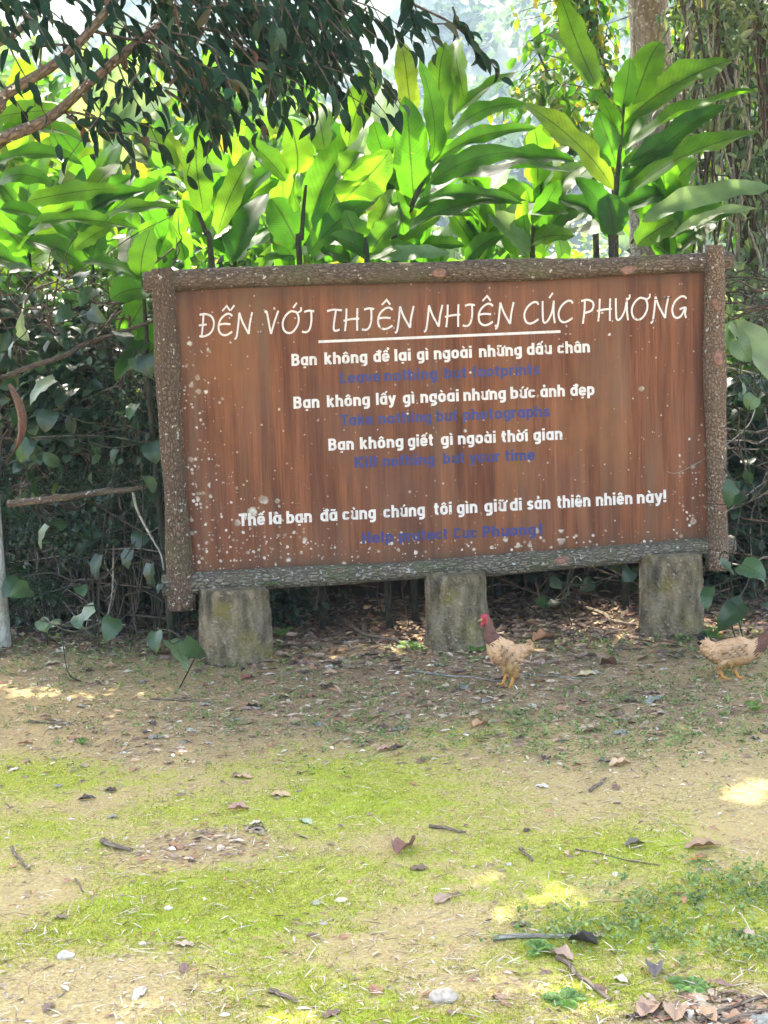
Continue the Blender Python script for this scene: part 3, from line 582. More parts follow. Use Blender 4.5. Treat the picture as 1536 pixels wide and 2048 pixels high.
text_line('l4', [('Take', 681, 746), ('nothing', 757, 863), ('but', 873, 915), ('photographs', 926, 1100)], 681, 852, 1100, 833, 22.5, M['blue'], 'faded blue line Take nothing but photographs')
text_line('l5', [('Bạn', 657, 708), ('không', 720, 807), ('giết', 816, 867), ('gì', 882, 906), ('ngoài', 916, 992), ('thời', 1003, 1056), ('gian', 1067, 1125)], 657, 901.5, 1125, 879, 24, M['white'], 'white line Bạn không giết gì ngoài thời gian')
text_line('l6', [('Kill', 709, 754), ('nothing', 765, 869), ('but', 886, 930), ('your', 939, 1000), ('time', 1010, 1070)], 709, 936, 1070, 920, 22.5, M['blue'], 'faded blue line Kill nothing but your time')
text_line('l7', [('Thế', 478, 530), ('là', 538, 563), ('bạn', 573, 624), ('đã', 641, 675), ('cùng', 685, 752), ('chúng', 767, 850), ('tôi', 868, 904), ('gìn', 914, 955), ('giữ', 969, 1013), ('di', 1020, 1044), ('sản', 1054, 1101), ('thiên', 1114, 1181), ('nhiên', 1192, 1265), ('này!', 1274, 1333)], 478, 1052.5, 1333, 1004, 25, M['white'], 'white line Thế là bạn đã cùng chúng tôi gìn giữ di sản thiên nhiên này!')
text_line('l8', [('Help', 724, 787), ('protect', 797, 896), ('Cuc', 907, 955), ('Phuong', 965, 1072), ('!', 1078, 1085)], 724, 1087, 1085, 1069, 22.5, M['blue'], 'faded blue line Help protect Cuc Phuong !')
# heading: thin brush capitals (own alphabet: cap height 1, widths in the same unit)
GT = {
 'D': (.80, [[(.22, 1.0), (.20, .5), (.16, .02)], [(.02, .97), (.30, 1.0), (.62, .88), (.76, .60), (.70, .28), (.50, .08), (.20, .0), (.04, .03)]]),
 'E': (.74, [[(.74, .86), (.60, .96), (.40, .94), (.16, .74), (.06, .45), (.12, .17), (.32, .03), (.54, .05), (.76, .17)], [(.08, .50), (.35, .53), (.66, .50)]]),
 'N': (.86, [[(.0, -.16), (.10, -.08), (.17, .4), (.21, 1.0)], [(.21, 1.0), (.40, .55), (.72, .04)], [(.72, .04), (.76, .5), (.86, 1.0)]]),
 'V': (.70, [[(0, .96), (.10, .98), (.24, .4), (.34, 0)], [(.34, 0), (.48, .5), (.66, 1.02)]]),
 'O': (.86, [[(.60, .95), (.42, .97), (.18, .78), (.05, .48), (.12, .16), (.34, .01), (.58, .08), (.78, .36), (.82, .66), (.72, .90), (.56, .96)]]),
 'I': (.56, [[(.08, .92), (.30, .97), (.56, .93)], [(.42, .95), (.44, .5), (.36, .14), (.20, .02), (.0, .05)]]),
 'T': (.66, [[(.0, .92), (.30, .97), (.70, .93)], [(.42, .95), (.36, .5), (.34, .12), (.44, .03), (.62, .08)]]),
 'H': (.74, [[(.12, 1.0), (.12, .5), (.08, .0)], [(.64, 1.0), (.64, .5), (.66, .0)], [(.0, .46), (.35, .52), (.74, .53)]]),
 'C': (.76, [[(.74, .84), (.66, .95), (.46, .95), (.18, .74), (.05, .42), (.14, .12), (.34, .02), (.56, .08), (.76, .20)]]),
 'U': (.66, [[(.04, 1.0), (.06, .5), (.10, .12), (.20, .03), (.36, .16), (.52, .5), (.60, 1.0)], [(.60, 1.0), (.60, .5), (.68, .0)]]),
 'P': (.66, [[(.18, 1.0), (.18, .5), (.12, -.08)], [(.0, .93), (.30, .98), (.56, .88), (.62, .68), (.50, .48), (.20, .40)]]),
 'G': (.78, [[(.74, .86), (.64, .96), (.44, .95), (.18, .74), (.06, .42), (.14, .12), (.32, .02), (.52, .12), (.70, .44)], [(.42, .40), (.72, .46), (.70, .2), (.76, .0)]]),
}
MT = {'\u0302': [[(-.20, 1.10), (.02, 1.32), (.20, 1.10)]], '\u0301': [[(-.02, 1.12), (.16, 1.34)]]}
def heading():
    mb = MB(); cap = 45
    base = lambda x: 673.5+(636-673.5)*(x-395)/(1372-395)
    for word, x0, x1 in [('ĐẾN', 397, 503), ('VỚI', 528, 627), ('THIÊN', 653, 826), ('NHIÊN', 848, 1026), ('CÚC', 1046, 1145), ('PHƯƠNG', 1161, 1373)]:
        adv = 0; items = []
        for ch in word:
            g, marks = decompose(ch); w, st = GT[g]; items.append((adv, w, st, marks)); adv += w+.14
        adv -= .14; sx = (x1-x0)/adv; z = 0
        def mapf(p, zz):
            y = p[1]*cap; px = x0+p[0]*sx+.03*y; return onsign(px, base(px)-y, .0015+zz*.00012)
        for a, w, st, marks in items:
            for s in st: ribbon(mb, smooth_path([(a+x, y, 0) for x, y in s], 5)[:, :2], .045, mapf, z); z = (z+1) % 8
            for m in marks:
                if m == 'bar': ribbon(mb, [(a+.0, .50), (a+.40, .53)], .042, mapf, z); z = (z+1) % 8
                elif m == '\u031b': ribbon(mb, smooth_path([(a+w-.10, .90, 0), (a+w+.05, .98, 0), (a+w+.06, 1.14, 0)], 4)[:, :2], .040, mapf, z); z = (z+1) % 8
                else:
                    dx = .30 if m == '\u0301' and '\u0302' in marks else (.12 if '\u031b' in marks else .05)
                    for s in MT[m]: ribbon(mb, [(a+w/2+x+dx, y) for x, y in s], .042, mapf, z); z = (z+1) % 8
    o = mb.obj('heading_lettering', M['white'], panel, smooth=False); o['label'] = 'white brush heading ĐẾN VỚI THIÊN NHIÊN CÚC PHƯƠNG'
    mb = MB(); n = 8; V = []
    for i in range(n+1):
        x = 637+(1121-637)*i/n; y = 683.5+(663-683.5)*i/n; V += [onsign(x, y+2.6, .0018), onsign(x, y-2.6, .0018)]
    mb.add(V, [[2*i, 2*i+2, 2*i+3, 2*i+1] for i in range(n)]); mb.obj('underline', M['white'], panel, smooth=False)
heading()

# ---- concrete post at the left edge of the view
def edge_post():
    b = ground(0, 1294); o = thing('concrete_post', 'pale lichen-stained post at the left edge, standing on the moss', 'post', b)
    mb = MB(); P = [b+[0, 0, z] for z in (-.1, .0, .25, .5, .75, .97, .985)]; tube(mb, P, [.064, .064, .061, .058, .056, .055, .049], 24, .03, True, .5, 3); mb.obj('post_body', M['post'], o)
M['post'] = bark_mat('lichened_post', [(.1, (.26, .25, .19)), (.45, (.50, .49, .41)), (.9, (.62, .61, .53))], 10, 3, .25, lichen=1.0, green=.5)
edge_post()

# ================================================================== OVERHANGING TREE (its crown shades the clearing)
LP_LANCE = leaf_proto('lance', 5, 1, .5, .25)
LP_FLAT = leaf_proto('oval', 3, 1, .35, .2)
LP_OVAL = leaf_proto('oval', 5, 2, .5, .18, .02)
DAPPLE = [(880, 1985, 150, 42), (330, 2022, 130, 26), (1060, 1806, 110, 15), (1545, 1592, 40, 24), (1130, 2010, 70, 40), (700, 2035, 70, 16), (500, 1990, 60, 20)]
DAP = []
for px, py, rx, ry in DAPPLE:
    c = ground(px, py); DAP.append((c[0], c[1], abs(ground(px+rx, py)[0]-c[0]), abs(ground(px, py-ry)[1]-ground(px, py+ry)[1])/2))
def in_dapple(P, grow=.0):
    G_ = P-SUN[None]*(P[:, 2:3]/SUN[2]); k = np.zeros(len(P), bool)
    for x, y, rx, ry in DAP: k |= ((G_[:, 0]-x)/(rx+grow))**2+((G_[:, 1]-y)/(ry+grow))**2 < 1
    return k
def build_overhang():
    base = np.array([-2.75, 5.6, 0.])
    o = thing('overhanging_tree', 'tree with slanting bare limbs and dark drooping leaves hanging over the top left', 'tree', base)
    mb = MB(); tube(mb, smooth_path([base-[0, 0, .2], base+[.1, 0, .8], base+[.0, -.1, 1.8], base+[-.1, -.2, 3.0], base+[.15, -.1, 4.2], base+[.3, .2, 5.2]], 5), np.linspace(.15, .08, 26), 16, .06, True, .5, 5); mb.obj('trunk', M['tree_bark'], o)
    limbs = []
    fork = base+np.array([0, -.1, 1.75])
    L2 = [fork, at(-60, 318, 5.2), at(0, 280, 5.1), at(95, 238, 5.0), at(180, 165, 5.0), at(262, 96, 5.0), at(345, 32, 5.05), at(425, -25, 5.1), at(560, -120, 5.2)]
    L1 = [fork+[0, 0, .15], at(-80, 265, 4.9), at(10, 190, 4.85), at(110, 128, 4.8), at(180, 62, 4.8), at(235, -10, 4.8), at(300, -130, 4.8), at(380, -300, 4.8)]
    L3 = [fork+[0, 0, .3], at(-60, 120, 5.3), at(20, 75, 5.3), at(95, 0, 5.3), at(170, -80, 5.3)]
    for P, r0, r1, sd in ((L2, .019, .010, 1), (L1, .017, .010, 2), (L3, .013, .009, 3)):
        mb = MB(); S = smooth_path(P, 6); tube(mb, S, np.linspace(r0*1.35, r1, len(S)), 12, .07, True, .5, sd, 11.); mb.obj('limb', M['tree_bark'], o)
    # the high crown: limbs radiating over the clearing, leaves in sprays, holes where the sun comes through
    mb = MB(); top = base+[.3, .2, 5.0]
    for k in range(11):
        a = rng.uniform(-.9, 1.2); r = rng.uniform(2.5, 6.5); e = np.array([base[0]+r*math.cos(a), 6.8+2.6*math.sin(a)*.8, rng.uniform(4.9, 5.8)])
        S = smooth_path([top-[0, 0, rng.uniform(0, .8)], (top+e)/2+[0, 0, .5], e], 6); tube(mb, S, np.linspace(.05, .012, len(S)), 7, .05)
    mb.obj('high_branches', M['tree_bark'], o)
    n = 30000; P = np.stack([rng.uniform(-6.6, 5.8, n), rng.uniform(4.5, 9.7, n), rng.uniform(4.75, 6.3, n)], 1)
    P[:, 2] += .25*np.sin(P[:, 0]*1.7)*np.sin(P[:, 1]*1.9)
    keep = ~(in_dapple(P, .17) & (rng.random(n) < .86)); P = P[keep]; n = len(P)
    # ragged rim towards the back
    P = P[P[:, 1] < 9.25+.3*(P[:, 0] < -1.2)+.2*np.sin(P[:, 0]*2.3)+.15*np.sin(P[:, 0]*5.1)+.6*(P[:, 2]-5)*(P[:, 2] > 5)]; n = len(P)
    D = rdir(n); D[:, 2] = -abs(D[:, 2])*.5; Nn = rdir(n)*.5+np.array([0, 0, 1.0])
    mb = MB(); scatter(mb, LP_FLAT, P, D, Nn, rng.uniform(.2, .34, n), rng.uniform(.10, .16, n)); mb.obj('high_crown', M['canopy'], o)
    # hanging sprays seen in the picture: twig + drooping lance leaves
    tw = MB(); lf = MB(); X = [0, 90, 180, 215, 260, 330, 420, 520, 600, 665, 720, 760, 800]; Yb = [215, 205, 245, 300, 255, 215, 262, 205, 175, 215, 130, 50, 20]
    sprays = []
    while len(sprays) < 172:
        px = rng.uniform(-60, 725); lim = np.interp(px, X, Yb); py = lim-52-rng.random()**1.3*(lim+130)+18*math.sin(px*.05)+14*math.sin(px*.11)
        if py < -120: continue
        dense = .4 if px < 310 else 1.0
        if px < 310 and 30 < py < 190 and rng.random() < .75: continue
        if rng.random() < dense: sprays.append((px, py, rng.uniform(4.5, 5.7)))
    for px, py in [(812, 12), (840, 30), (872, 45), (925, 60), (960, 100), (655, 170), (640, 150), (690, 140), (420, 190), (432, 215), (205, 225), (180, 250), (225, 240), (212, 262)]: sprays.append((px, py, 5.0))
    for px, py, y in sprays:
        p = at(px, py, y); d = nrm(np.array([.55+rng.normal()*.45, rng.normal()*.5, -.45+rng.normal()*.35])); L = rng.uniform(.10, .24) if px < 760 else rng.uniform(.06, .12)
        pts = np.array([p-d*L*.7+[0, 0, .05], p-d*L*.2, p+d*L*.4+[0, 0, -.01], p+d*L+[0, 0, -.05]]); S = smooth_path(pts, 3)
        tube(tw, S, np.linspace(.004, .0016, len(S)), 5, 0, False)
        nl = rng.integers(5, 9); t = np.linspace(.15, 1, nl); Q = np.array([S[min(len(S)-1, int(x*(len(S)-1)))] for x in t])
        side = np.where(np.arange(nl) % 2, 1, -1)[:, None]; sd = nrm(np.cross(d, [0, 0, 1]))
        D = d*.5+side*sd*rng.uniform(.2, .8, (nl, 1))+rng.normal(size=(nl, 3))*.22+np.array([0, 0, -1])*rng.uniform(.35, 1.1, (nl, 1))
        scatter(lf, LP_LANCE, Q, D, rdir(nl)*.6+np.array([.1, -.8, .5]), rng.uniform(.058, .105, nl), rng.uniform(.019, .033, nl))
    for P in ([at(640, -10, 5), at(760, -30, 5), at(830, 10, 5), at(900, 45, 5), at(950, 88, 5), at(992, 132, 5)], [at(345, 40, 5), at(420, 60, 5), at(520, 75, 5.1), at(610, 60, 5.1), at(680, 95, 5.1)],
              [at(180, 60, 4.9), at(240, 75, 4.9), at(330, 95, 5), at(400, 150, 5), at(430, 205, 5)], [at(95, 230, 5), at(150, 225, 5), at(195, 245, 5), at(225, 290, 5)], [at(430, -20, 5.1), at(520, 10, 5.1), at(620, 20, 5.1), at(720, 10, 5.1)],
              [at(330, 180, 5), at(380, 215, 5), at(425, 260, 5), at(448, 310, 5)], [at(60, 95, 5), at(130, 90, 5), at(200, 110, 5.1)]):
        S = smooth_path(P, 5); tube(tw, S, np.linspace(.007, .002, len(S)), 6, 0, False, .5, 3)
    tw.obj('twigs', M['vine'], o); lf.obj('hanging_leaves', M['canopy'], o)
build_overhang()

# ================================================================== GINGER PLANTS behind the sign
def ginger_leaf(o, p0, p1, width, hint=(0, -.75, .65), arc_=.10, wave=.042, roll=None, rnd=None, mat='ginger', fold=None, nl=16):
    """one broad leaf from p0 (stalk) to p1 (tip), arching"""
    p0, p1 = np.asarray(p0, float), np.asarray(p1, float); L = np.linalg.norm(p1-p0); Y = (p1-p0)/L
    h = nrm(np.array(hint)+rng.normal(size=3)*.22); X = nrm(np.cross(Y, h)); Z = np.cross(X, Y); ns = 3
    t = np.linspace(0, 1, nl+1); s = np.linspace(-1, 1, 2*ns+1); w = .5*width*prof('ginger', t); w[0] = .004; w[-1] = .002
    fo = rng.uniform(.10, .40) if fold is None else fold; ph = rng.uniform(0, 6.28, 3); V = []; UV = []
    for i in range(nl+1):
        c = p0+Y*L*t[i]+Z*arc_*L*4*t[i]*(1-t[i])+X*(.025*L*math.sin(PI*t[i]*1.3+ph[2]))
        for sj in s:
            e = abs(sj); ww = w[i]*(1+(.07*math.sin(t[i]*23+ph[0]*sj)+rng.uniform(-.13, .04))*(e > .9))
            V.append(c+X*sj*ww+Z*(fo*e*w[i]+wave*L*.55*math.sin(t[i]*14+ph[1]+(0 if sj < 0 else 1.7))*e**1.5*(w[i]/(.5*width)))); UV.append([sj, t[i]])
    m = 2*ns+1; i, j = np.meshgrid(np.arange(nl), np.arange(2*ns), indexing='ij'); b = (i*m+j).ravel()
    mb = MB(); mb.add(V, np.stack([b, b+1, b+m+1, b+m], 1), None, UV, rng.random() if rnd is None else rnd)
    return mb.obj('leaf', M[mat], o)
def ginger_plant(name_label, stem_px, leaves, y, lean=.0, group=None, srad=.016):
    P = [at(a, b, y+lean*k) for k, (a, b) in enumerate(stem_px)]; b0 = P[0].copy(); g = np.array([b0[0]+.05, b0[1], 0])
    o = thing('ginger_plant', name_label, 'plant', g, group)
    mb = MB(); S = smooth_path([g-[0, 0, .05]]+P, 6); tube(mb, S, np.linspace(srad*1.3, srad*.45, len(S)), 10, .05); mb.obj('stem', M['stem'], o)
    for k, lf in enumerate(leaves):
        (x0, y0, x1, y1, w) = lf[:5]; kw = lf[5] if len(lf) > 5 else {}
        dz = kw.pop('dz', rng.normal()*.16); w *= 1.12
        ginger_leaf(o, at(x0, y0, y+rng.normal()*.02), at(x1, y1, y+dz), w*(y/F), **kw)
    return o
ginger_plant('tall ginger plant with a slanting dark stalk behind the middle of the sign', [(788, 500), (820, 420), (855, 340), (885, 275), (905, 245)], [
    (826, 398, 806, 193, 72, dict(rnd=.25, dz=-.1)), (856, 338, 843, 116, 48, dict(rnd=.35)), (880, 295, 891, 84, 52, dict(rnd=.7, dz=.2)), (832, 240, 797, 84, 42, dict(rnd=.95, dz=.25)), (905, 240, 912, 150, 18, dict(rnd=.8)),
    (898, 248, 1038, 142, 38, dict(rnd=.6)), (897, 275, 1052, 207, 46, dict(rnd=.5, arc_=.14)), (876, 320, 1072, 252, 36, dict(rnd=.5)), (858, 362, 1045, 305, 46, dict(rnd=.15, arc_=.14, wave=.05)), (1000, 312, 1150, 325, 46, dict(rnd=.05, arc_=.05, wave=.05)),
    (848, 390, 1142, 345, 64, dict(rnd=.05, arc_=.08, wave=.05)), (828, 415, 1046, 404, 34, dict(rnd=.2, arc_=.12, wave=.05)), (815, 462, 1052, 402, 48, dict(rnd=.1, arc_=.15, wave=.05)), (925, 205, 925, 72, 44, dict(rnd=.8, dz=.35)), (805, 470, 795, 380, 34, dict(rnd=.4)), (850, 400, 835, 300, 40, dict(rnd=.35, dz=.2))], 7.9)
ginger_plant('tallest ginger plant, upright dark stalk and pale top leaf, behind the sign', [(1223, 515), (1230, 420), (1236, 345), (1243, 260), (1250, 195)], [
    (1195, 178, 1116, -5, 48, dict(rnd=.75, dz=.15)), (1183, 172, 1083, 68, 62, dict(rnd=.6, mat='pale', hint=(.2, -.3, 1))), (1236, 278, 1172, 175, 46, dict(rnd=.35)), (1224, 382, 1040, 203, 76, dict(rnd=.9, fold=.12)), (1262, 208, 1325, 84, 62, dict(rnd=.7)), (1246, 215, 1262, 115, 44, dict(rnd=.4)),
    (1254, 248, 1460, 120, 68, dict(rnd=.75)), (1250, 302, 1515, 180, 62, dict(rnd=.55, arc_=.06)), (1243, 362, 1456, 214, 52, dict(rnd=.1)), (1250, 402, 1514, 262, 72, dict(rnd=.6)), (1230, 335, 1197, 222, 52, dict(rnd=.2)), (1238, 395, 1305, 330, 48, dict(rnd=.0)),
    (1285, 445, 1542, 368, 46, dict(rnd=.6, mat='pale')), (1275, 492, 1352, 438, 58, dict(rnd=.7)), (1225, 472, 1150, 355, 60, dict(rnd=.0)), (1232, 420, 1330, 395, 54, dict(rnd=.15)), (1225, 440, 1120, 400, 46, dict(rnd=.1)), (1228, 470, 1212, 385, 60, dict(rnd=.05)), (1340, 472, 1514, 418, 26, dict(mat='pale', rnd=.7)), (1240, 300, 1310, 180, 50, dict(rnd=.5, dz=.3)), (1245, 330, 1380, 300, 46, dict(rnd=.4))], 8.0)
ginger_plant('broad-leaved ginger plant with a rounded upright leaf at its centre, behind the sign', [(600, 540), (603, 480), (607, 420), (612, 370)], [
    (598, 420, 597, 338, 56, dict(rnd=.6, fold=.1, dz=-.2)), (592, 348, 583, 236, 60, dict(rnd=.75)), (572, 362, 492, 282, 46, dict(rnd=.6)), (622, 465, 737, 232, 70, dict(rnd=.55)), (648, 300, 644, 212, 58, dict(rnd=.8, dz=.3)), (684, 408, 778, 298, 76, dict(rnd=.65)), (700, 295, 748, 122, 50, dict(rnd=.8, dz=.4)),
    (602, 495, 538, 398, 78, dict(rnd=.15)), (614, 505, 762, 392, 62, dict(rnd=.2)), (525, 518, 656, 510, 26, dict(rnd=.5)), (688, 352, 722, 305, 56, dict(rnd=.7)), (640, 480, 680, 350, 50, dict(rnd=.5, dz=.2)), (630, 520, 720, 470, 60, dict(rnd=.1)), (590, 520, 545, 455, 50, dict(rnd=.1))], 7.8)
ginger_plant('slender ginger plant with one long upright leaf, behind the left end of the sign', [(425, 545), (412, 470), (395, 420), (372, 350)], [
    (403, 428, 396, 246, 50, dict(rnd=.7)), (356, 338, 260, 258, 52, dict(rnd=.8)), (466, 528, 536, 388, 62, dict(rnd=.0)), (300, 440, 275, 560, 60, dict(rnd=.5, arc_=.02)), (420, 480, 462, 452, 26, dict(mat='pale')), (360, 345, 450, 342, 26, dict(mat='pale', rnd=.5)), (372, 350, 330, 260, 34, dict(rnd=.9, dz=.2)), (370, 520, 340, 440, 40, dict(rnd=.6)), (440, 470, 500, 300, 46, dict(rnd=.8, dz=.3)), (350, 470, 372, 545, 42, dict(rnd=.45, arc_=.03))], 7.8)
ginger_plant('ginger plant with long arching leaves reaching in from the left edge', [(-60, 560), (-40, 470), (-15, 400), (10, 350)], [
    (0, 268, 170, 284, 60, dict(rnd=.3, arc_=.14)), (-10, 325, 165, 332, 48, dict(rnd=.35, arc_=.14)), (55, 402, 242, 382, 42, dict(rnd=.7, arc_=.10)), (55, 455, 278, 455, 38, dict(rnd=.6, arc_=.08)), (195, 452, 362, 413, 34, dict(rnd=.7)), (0, 360, 105, 368, 42, dict(rnd=.3, arc_=.14)), (-10, 235, 130, 228, 50, dict(rnd=.7)), (40, 500, 105, 452, 50, dict(rnd=.7)), (0, 420, 90, 440, 40, dict(rnd=.1, arc_=.12)), (150, 500, 225, 450, 36, dict(rnd=.7)), (170, 400, 240, 330, 44, dict(rnd=.8, dz=.3)), (120, 370, 210, 300, 44, dict(rnd=.85, dz=.3))], 7.6)
ginger_plant('smaller ginger plant growing between the two tallest ones behind the sign', [(1065, 520), (1085, 450), (1112, 390)], [
    (1068, 455, 1120, 360, 40, dict(rnd=.2)), (1090, 470, 1165, 395, 44, dict(rnd=.3)), (1065, 500, 975, 430, 56, dict(rnd=.6, mat='pale')), (1060, 490, 1150, 470, 42, dict(rnd=.7)), (1035, 510, 1000, 380, 40, dict(rnd=.6, dz=.2)), (1060, 480, 1050, 380, 30, dict(rnd=.7)), (1110, 480, 1250, 470, 50, dict(rnd=.05)), (930, 520, 1010, 470, 40, dict(rnd=.2)), (840, 500, 930, 490, 34, dict(rnd=.5)), (1100, 400, 1170, 330, 46, dict(rnd=.8, dz=.3))], 8.3)
ginger_plant('low ginger plant just above the top log, left of the slanting dark stalk', [(735, 540), (730, 500), (722, 470)], [
    (735, 520, 830, 490, 40, dict(rnd=.5)), (730, 510, 660, 470, 50, dict(rnd=.05)), (740, 505, 800, 440, 52, dict(rnd=.6)), (720, 500, 690, 420, 50, dict(rnd=.4)), (760, 520, 900, 505, 34, dict(rnd=.3, mat='pale')), (740, 480, 790, 380, 44, dict(rnd=.8, dz=.3)), (700, 520, 640, 500, 36, dict(rnd=.1))], 7.7)
ginger_plant('young ginger plant with mid-green leaves growing just left of the left log', [(300, 800), (292, 660), (285, 560)], [
    (285, 575, 222, 600, 62, dict(rnd=.3)), (290, 590, 248, 690, 54, dict(rnd=.35, arc_=.04)), (288, 560, 262, 470, 50, dict(rnd=.55)), (296, 640, 305, 725, 46, dict(rnd=.1, arc_=.03)), (285, 560, 160, 525, 36, dict(rnd=.2, arc_=.12)), (280, 555, 300, 455, 52, dict(rnd=.6)), (300, 680, 230, 760, 44, dict(rnd=.0, arc_=.05))], 7.45)
for k, (px, top_, lab) in enumerate([(185, 300, 'second-row ginger plant between the arching leaves and the left log'), (470, 300, 'second-row ginger plant behind the rounded-leaf plant, on its left'), (690, 260, 'second-row ginger plant right of the rounded-leaf plant'), (790, 290, 'second-row ginger plant just left of the slanting dark stalk'), (960, 320, 'second-row ginger plant right of the slanting dark stalk'), (1080, 280, 'second-row ginger plant left of the tallest upright stalk'), (1330, 340, 'second-row ginger plant right of the tallest upright stalk'), (60, 330, 'second-row ginger plant above the thicket at the left edge')]):
    lv = []
    for j in range(11):
        t = j/10; a = math.radians(rng.uniform(-80, 80) if j < 8 else rng.uniform(-35, 35)); L = rng.uniform(110, 190); y0 = 540+(top_+70-540)*t; lv.append((px+rng.uniform(-8, 8), y0, px+L*math.sin(a), y0-L*math.cos(a)*.8-10, rng.uniform(42, 66), dict(rnd=rng.uniform(.05, .8), dz=rng.normal()*.2)))
    ginger_plant(lab, [(px, 545), (px+6, 470), (px+2, top_+90)], lv, 8.45+.12*(k % 3), srad=.013)
def proto_ginger(label, group, seed, h, nleaf, wide):
    o = thing('ginger_plant', label, 'plant', np.array([0., 0, 0]), group); st = np.random.default_rng(seed); bend = st.uniform(-.25, .25)
    P = [np.array([bend*h*t*t, 0, h*t]) for t in np.linspace(0, .85, 8)]; mb = MB(); tube(mb, P, np.linspace(.02, .007, 8), 7); mb.obj('stem', M['green_stem'], o)
    for k in range(nleaf):
        t = .25+.6*k/(nleaf-1); p = np.array([bend*h*t*t, 0, h*t]); a = k*2.4+st.uniform(-.5, .5); e = st.uniform(.25, 1.25) if t < .7 else st.uniform(.9, 1.5)
        L = st.uniform(.5, .85)*(1 if t < .75 else .8); d = np.array([math.cos(a)*math.cos(e), math.sin(a)*math.cos(e), math.sin(e)])
        ginger_leaf(o, p, p+d*L, wide*st.uniform(.8, 1.2), hint=(-.3*math.cos(a), -.3*math.sin(a), 1), arc_=st.uniform(.04, .16), rnd=st.uniform(.05, .85), nl=10)
    return o
GLAB = 'sunlit ginger plant among the dense growth behind the sign'; GG = 'ginger plants in the dense growth'
protos = [proto_ginger(GLAB, GG, 31, 1.9, 9, .17), proto_ginger(GLAB, GG, 32, 2.3, 11, .19), proto_ginger(GLAB, GG, 33, 1.5, 8, .15)]
spots = []
for y in (8.5, 9.0, 9.6, 10.4, 11.3, 12.6):
    for k in range(7): spots.append((-3.0+6.6*(k+rng.uniform(0, 1))/6*(y/10.5), y+rng.uniform(-.4, .4)))
spots = [s for s in spots if not (s[0] > 1.6 and s[1] < 10)]
for k, (x, y) in enumerate(spots):
    p = protos[k % 3]; s_ = rng.uniform(.85, 1.15)*(1+.04*(y-9)); z = rng.uniform(0, 6.28)
    if k < 3: p.location = (x, y, 0); p.rotation_euler = (0, 0, z); p.scale = (s_, s_, s_)
    else: copy_thing(p, (x, y, 0), z, s_)

def front(x): return 7.30+max(0., -1.05-x)*.62
# ================================================================== SHRUBS and trees behind
def crown_mesh(name, mat, seed, rx, ry, rz, ncl, nper, ll, lw, proto=LP_FLAT, droop=.4):
    r_ = np.random.default_rng(seed); mb = MB(); c = nrm(r_.normal(size=(ncl, 3)))*r_.uniform(.35, 1.0, (ncl, 1)); c[:, 2] = np.abs(c[:, 2])*1.0-.1*(c[:, 2] < 0)
    P = np.repeat(c, nper, 0)+r_.normal(size=(ncl*nper, 3))*.16; out = nrm(P+1e-6); P = P*np.array([rx, ry, rz]); n = len(P)
    D = out*.6+r_.normal(size=(n, 3))*.6+np.array([0, 0, -droop]); Nn = np.array([0, 0, .9])+out*.4+r_.normal(size=(n, 3))*.5
    a = np.clip(np.repeat(r_.random(ncl), nper)*.6+r_.random(n)*.4, 0, 1)
    scatter(mb, proto, P, D, Nn, r_.uniform(.7, 1.3, n)*ll, r_.uniform(.7, 1.3, n)*lw, a); return mb.mesh(name, mat)
def shrub(label, loc, mesh, group, trunk_h=.3, cr=1.0, rz=0, name='shrub', cat='shrub', mat='stem', sq=1.0):
    o = thing(name, label, cat, loc, group); z0 = trunk_h
    mb = MB()
    for k in range(4):
        a = k*1.6+rz; e = np.array([math.cos(a)*.35*cr, math.sin(a)*.35*cr, z0+.6*cr]); tube(mb, smooth_path([np.zeros(3)+np.array(loc)-[0, 0, .05], np.array(loc)+e*[.3, .3, .5], np.array(loc)+e], 4), np.linspace(.014*cr, .005, 9), 6)
    mb.obj('stems', M[mat], o)
    c = bpy.data.objects.new('foliage', mesh); COL.objects.link(c); c.parent = o; c.location = (0, 0, z0); c.scale = (cr, cr, cr*sq); c.rotation_euler = (0, 0, rz)
    return o
CB = [crown_mesh('bright_foliage', M['bright'], 41, .8, .7, .9, 40, 24, .13, .07), crown_mesh('bright_foliage', M['bright'], 42, .9, .7, .7, 46, 26, .10, .055), crown_mesh('bright_foliage', M['bright'], 43, .7, .7, 1.1, 34, 22, .17, .10)]
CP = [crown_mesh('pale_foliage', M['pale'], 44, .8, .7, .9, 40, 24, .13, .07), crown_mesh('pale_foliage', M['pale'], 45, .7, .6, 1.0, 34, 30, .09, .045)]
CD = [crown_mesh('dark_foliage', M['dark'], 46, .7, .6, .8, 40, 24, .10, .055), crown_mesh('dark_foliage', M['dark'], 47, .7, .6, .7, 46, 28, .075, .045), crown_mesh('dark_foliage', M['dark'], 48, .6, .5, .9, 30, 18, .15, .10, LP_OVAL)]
for k in range(40):
    y = rng.uniform(9.2, 12.5); x = (-.33+.56*(k+rng.random())/40)*y
    if x > .5 and rng.random() < .3: continue
    shrub('yellow-green sunlit bush in the mass of growth behind the ginger plants', (x, y, 0), CB[k % 3], 'bright bushes behind the sign', rng.uniform(.2, 1.5), rng.uniform(.9, 1.3), rng.uniform(0, 6))
for k in range(14):
    y = rng.uniform(14, 20); x = (-.33+.40*(k+rng.random())/14)*y; h = np.interp(x/y, [-.33, -.12, -.02, .1], [3.6, 3.1, 2.0, .6])*y/17
    shrub('pale hazy bush farther back, above the sunlit bushes on the left', (x, y, 0), (CP+CB[:1])[k % 3], 'pale bushes farther back', max(.3, h-.8+rng.uniform(-.5, .2)), rng.uniform(1.6, 2.2), rng.uniform(0, 6))
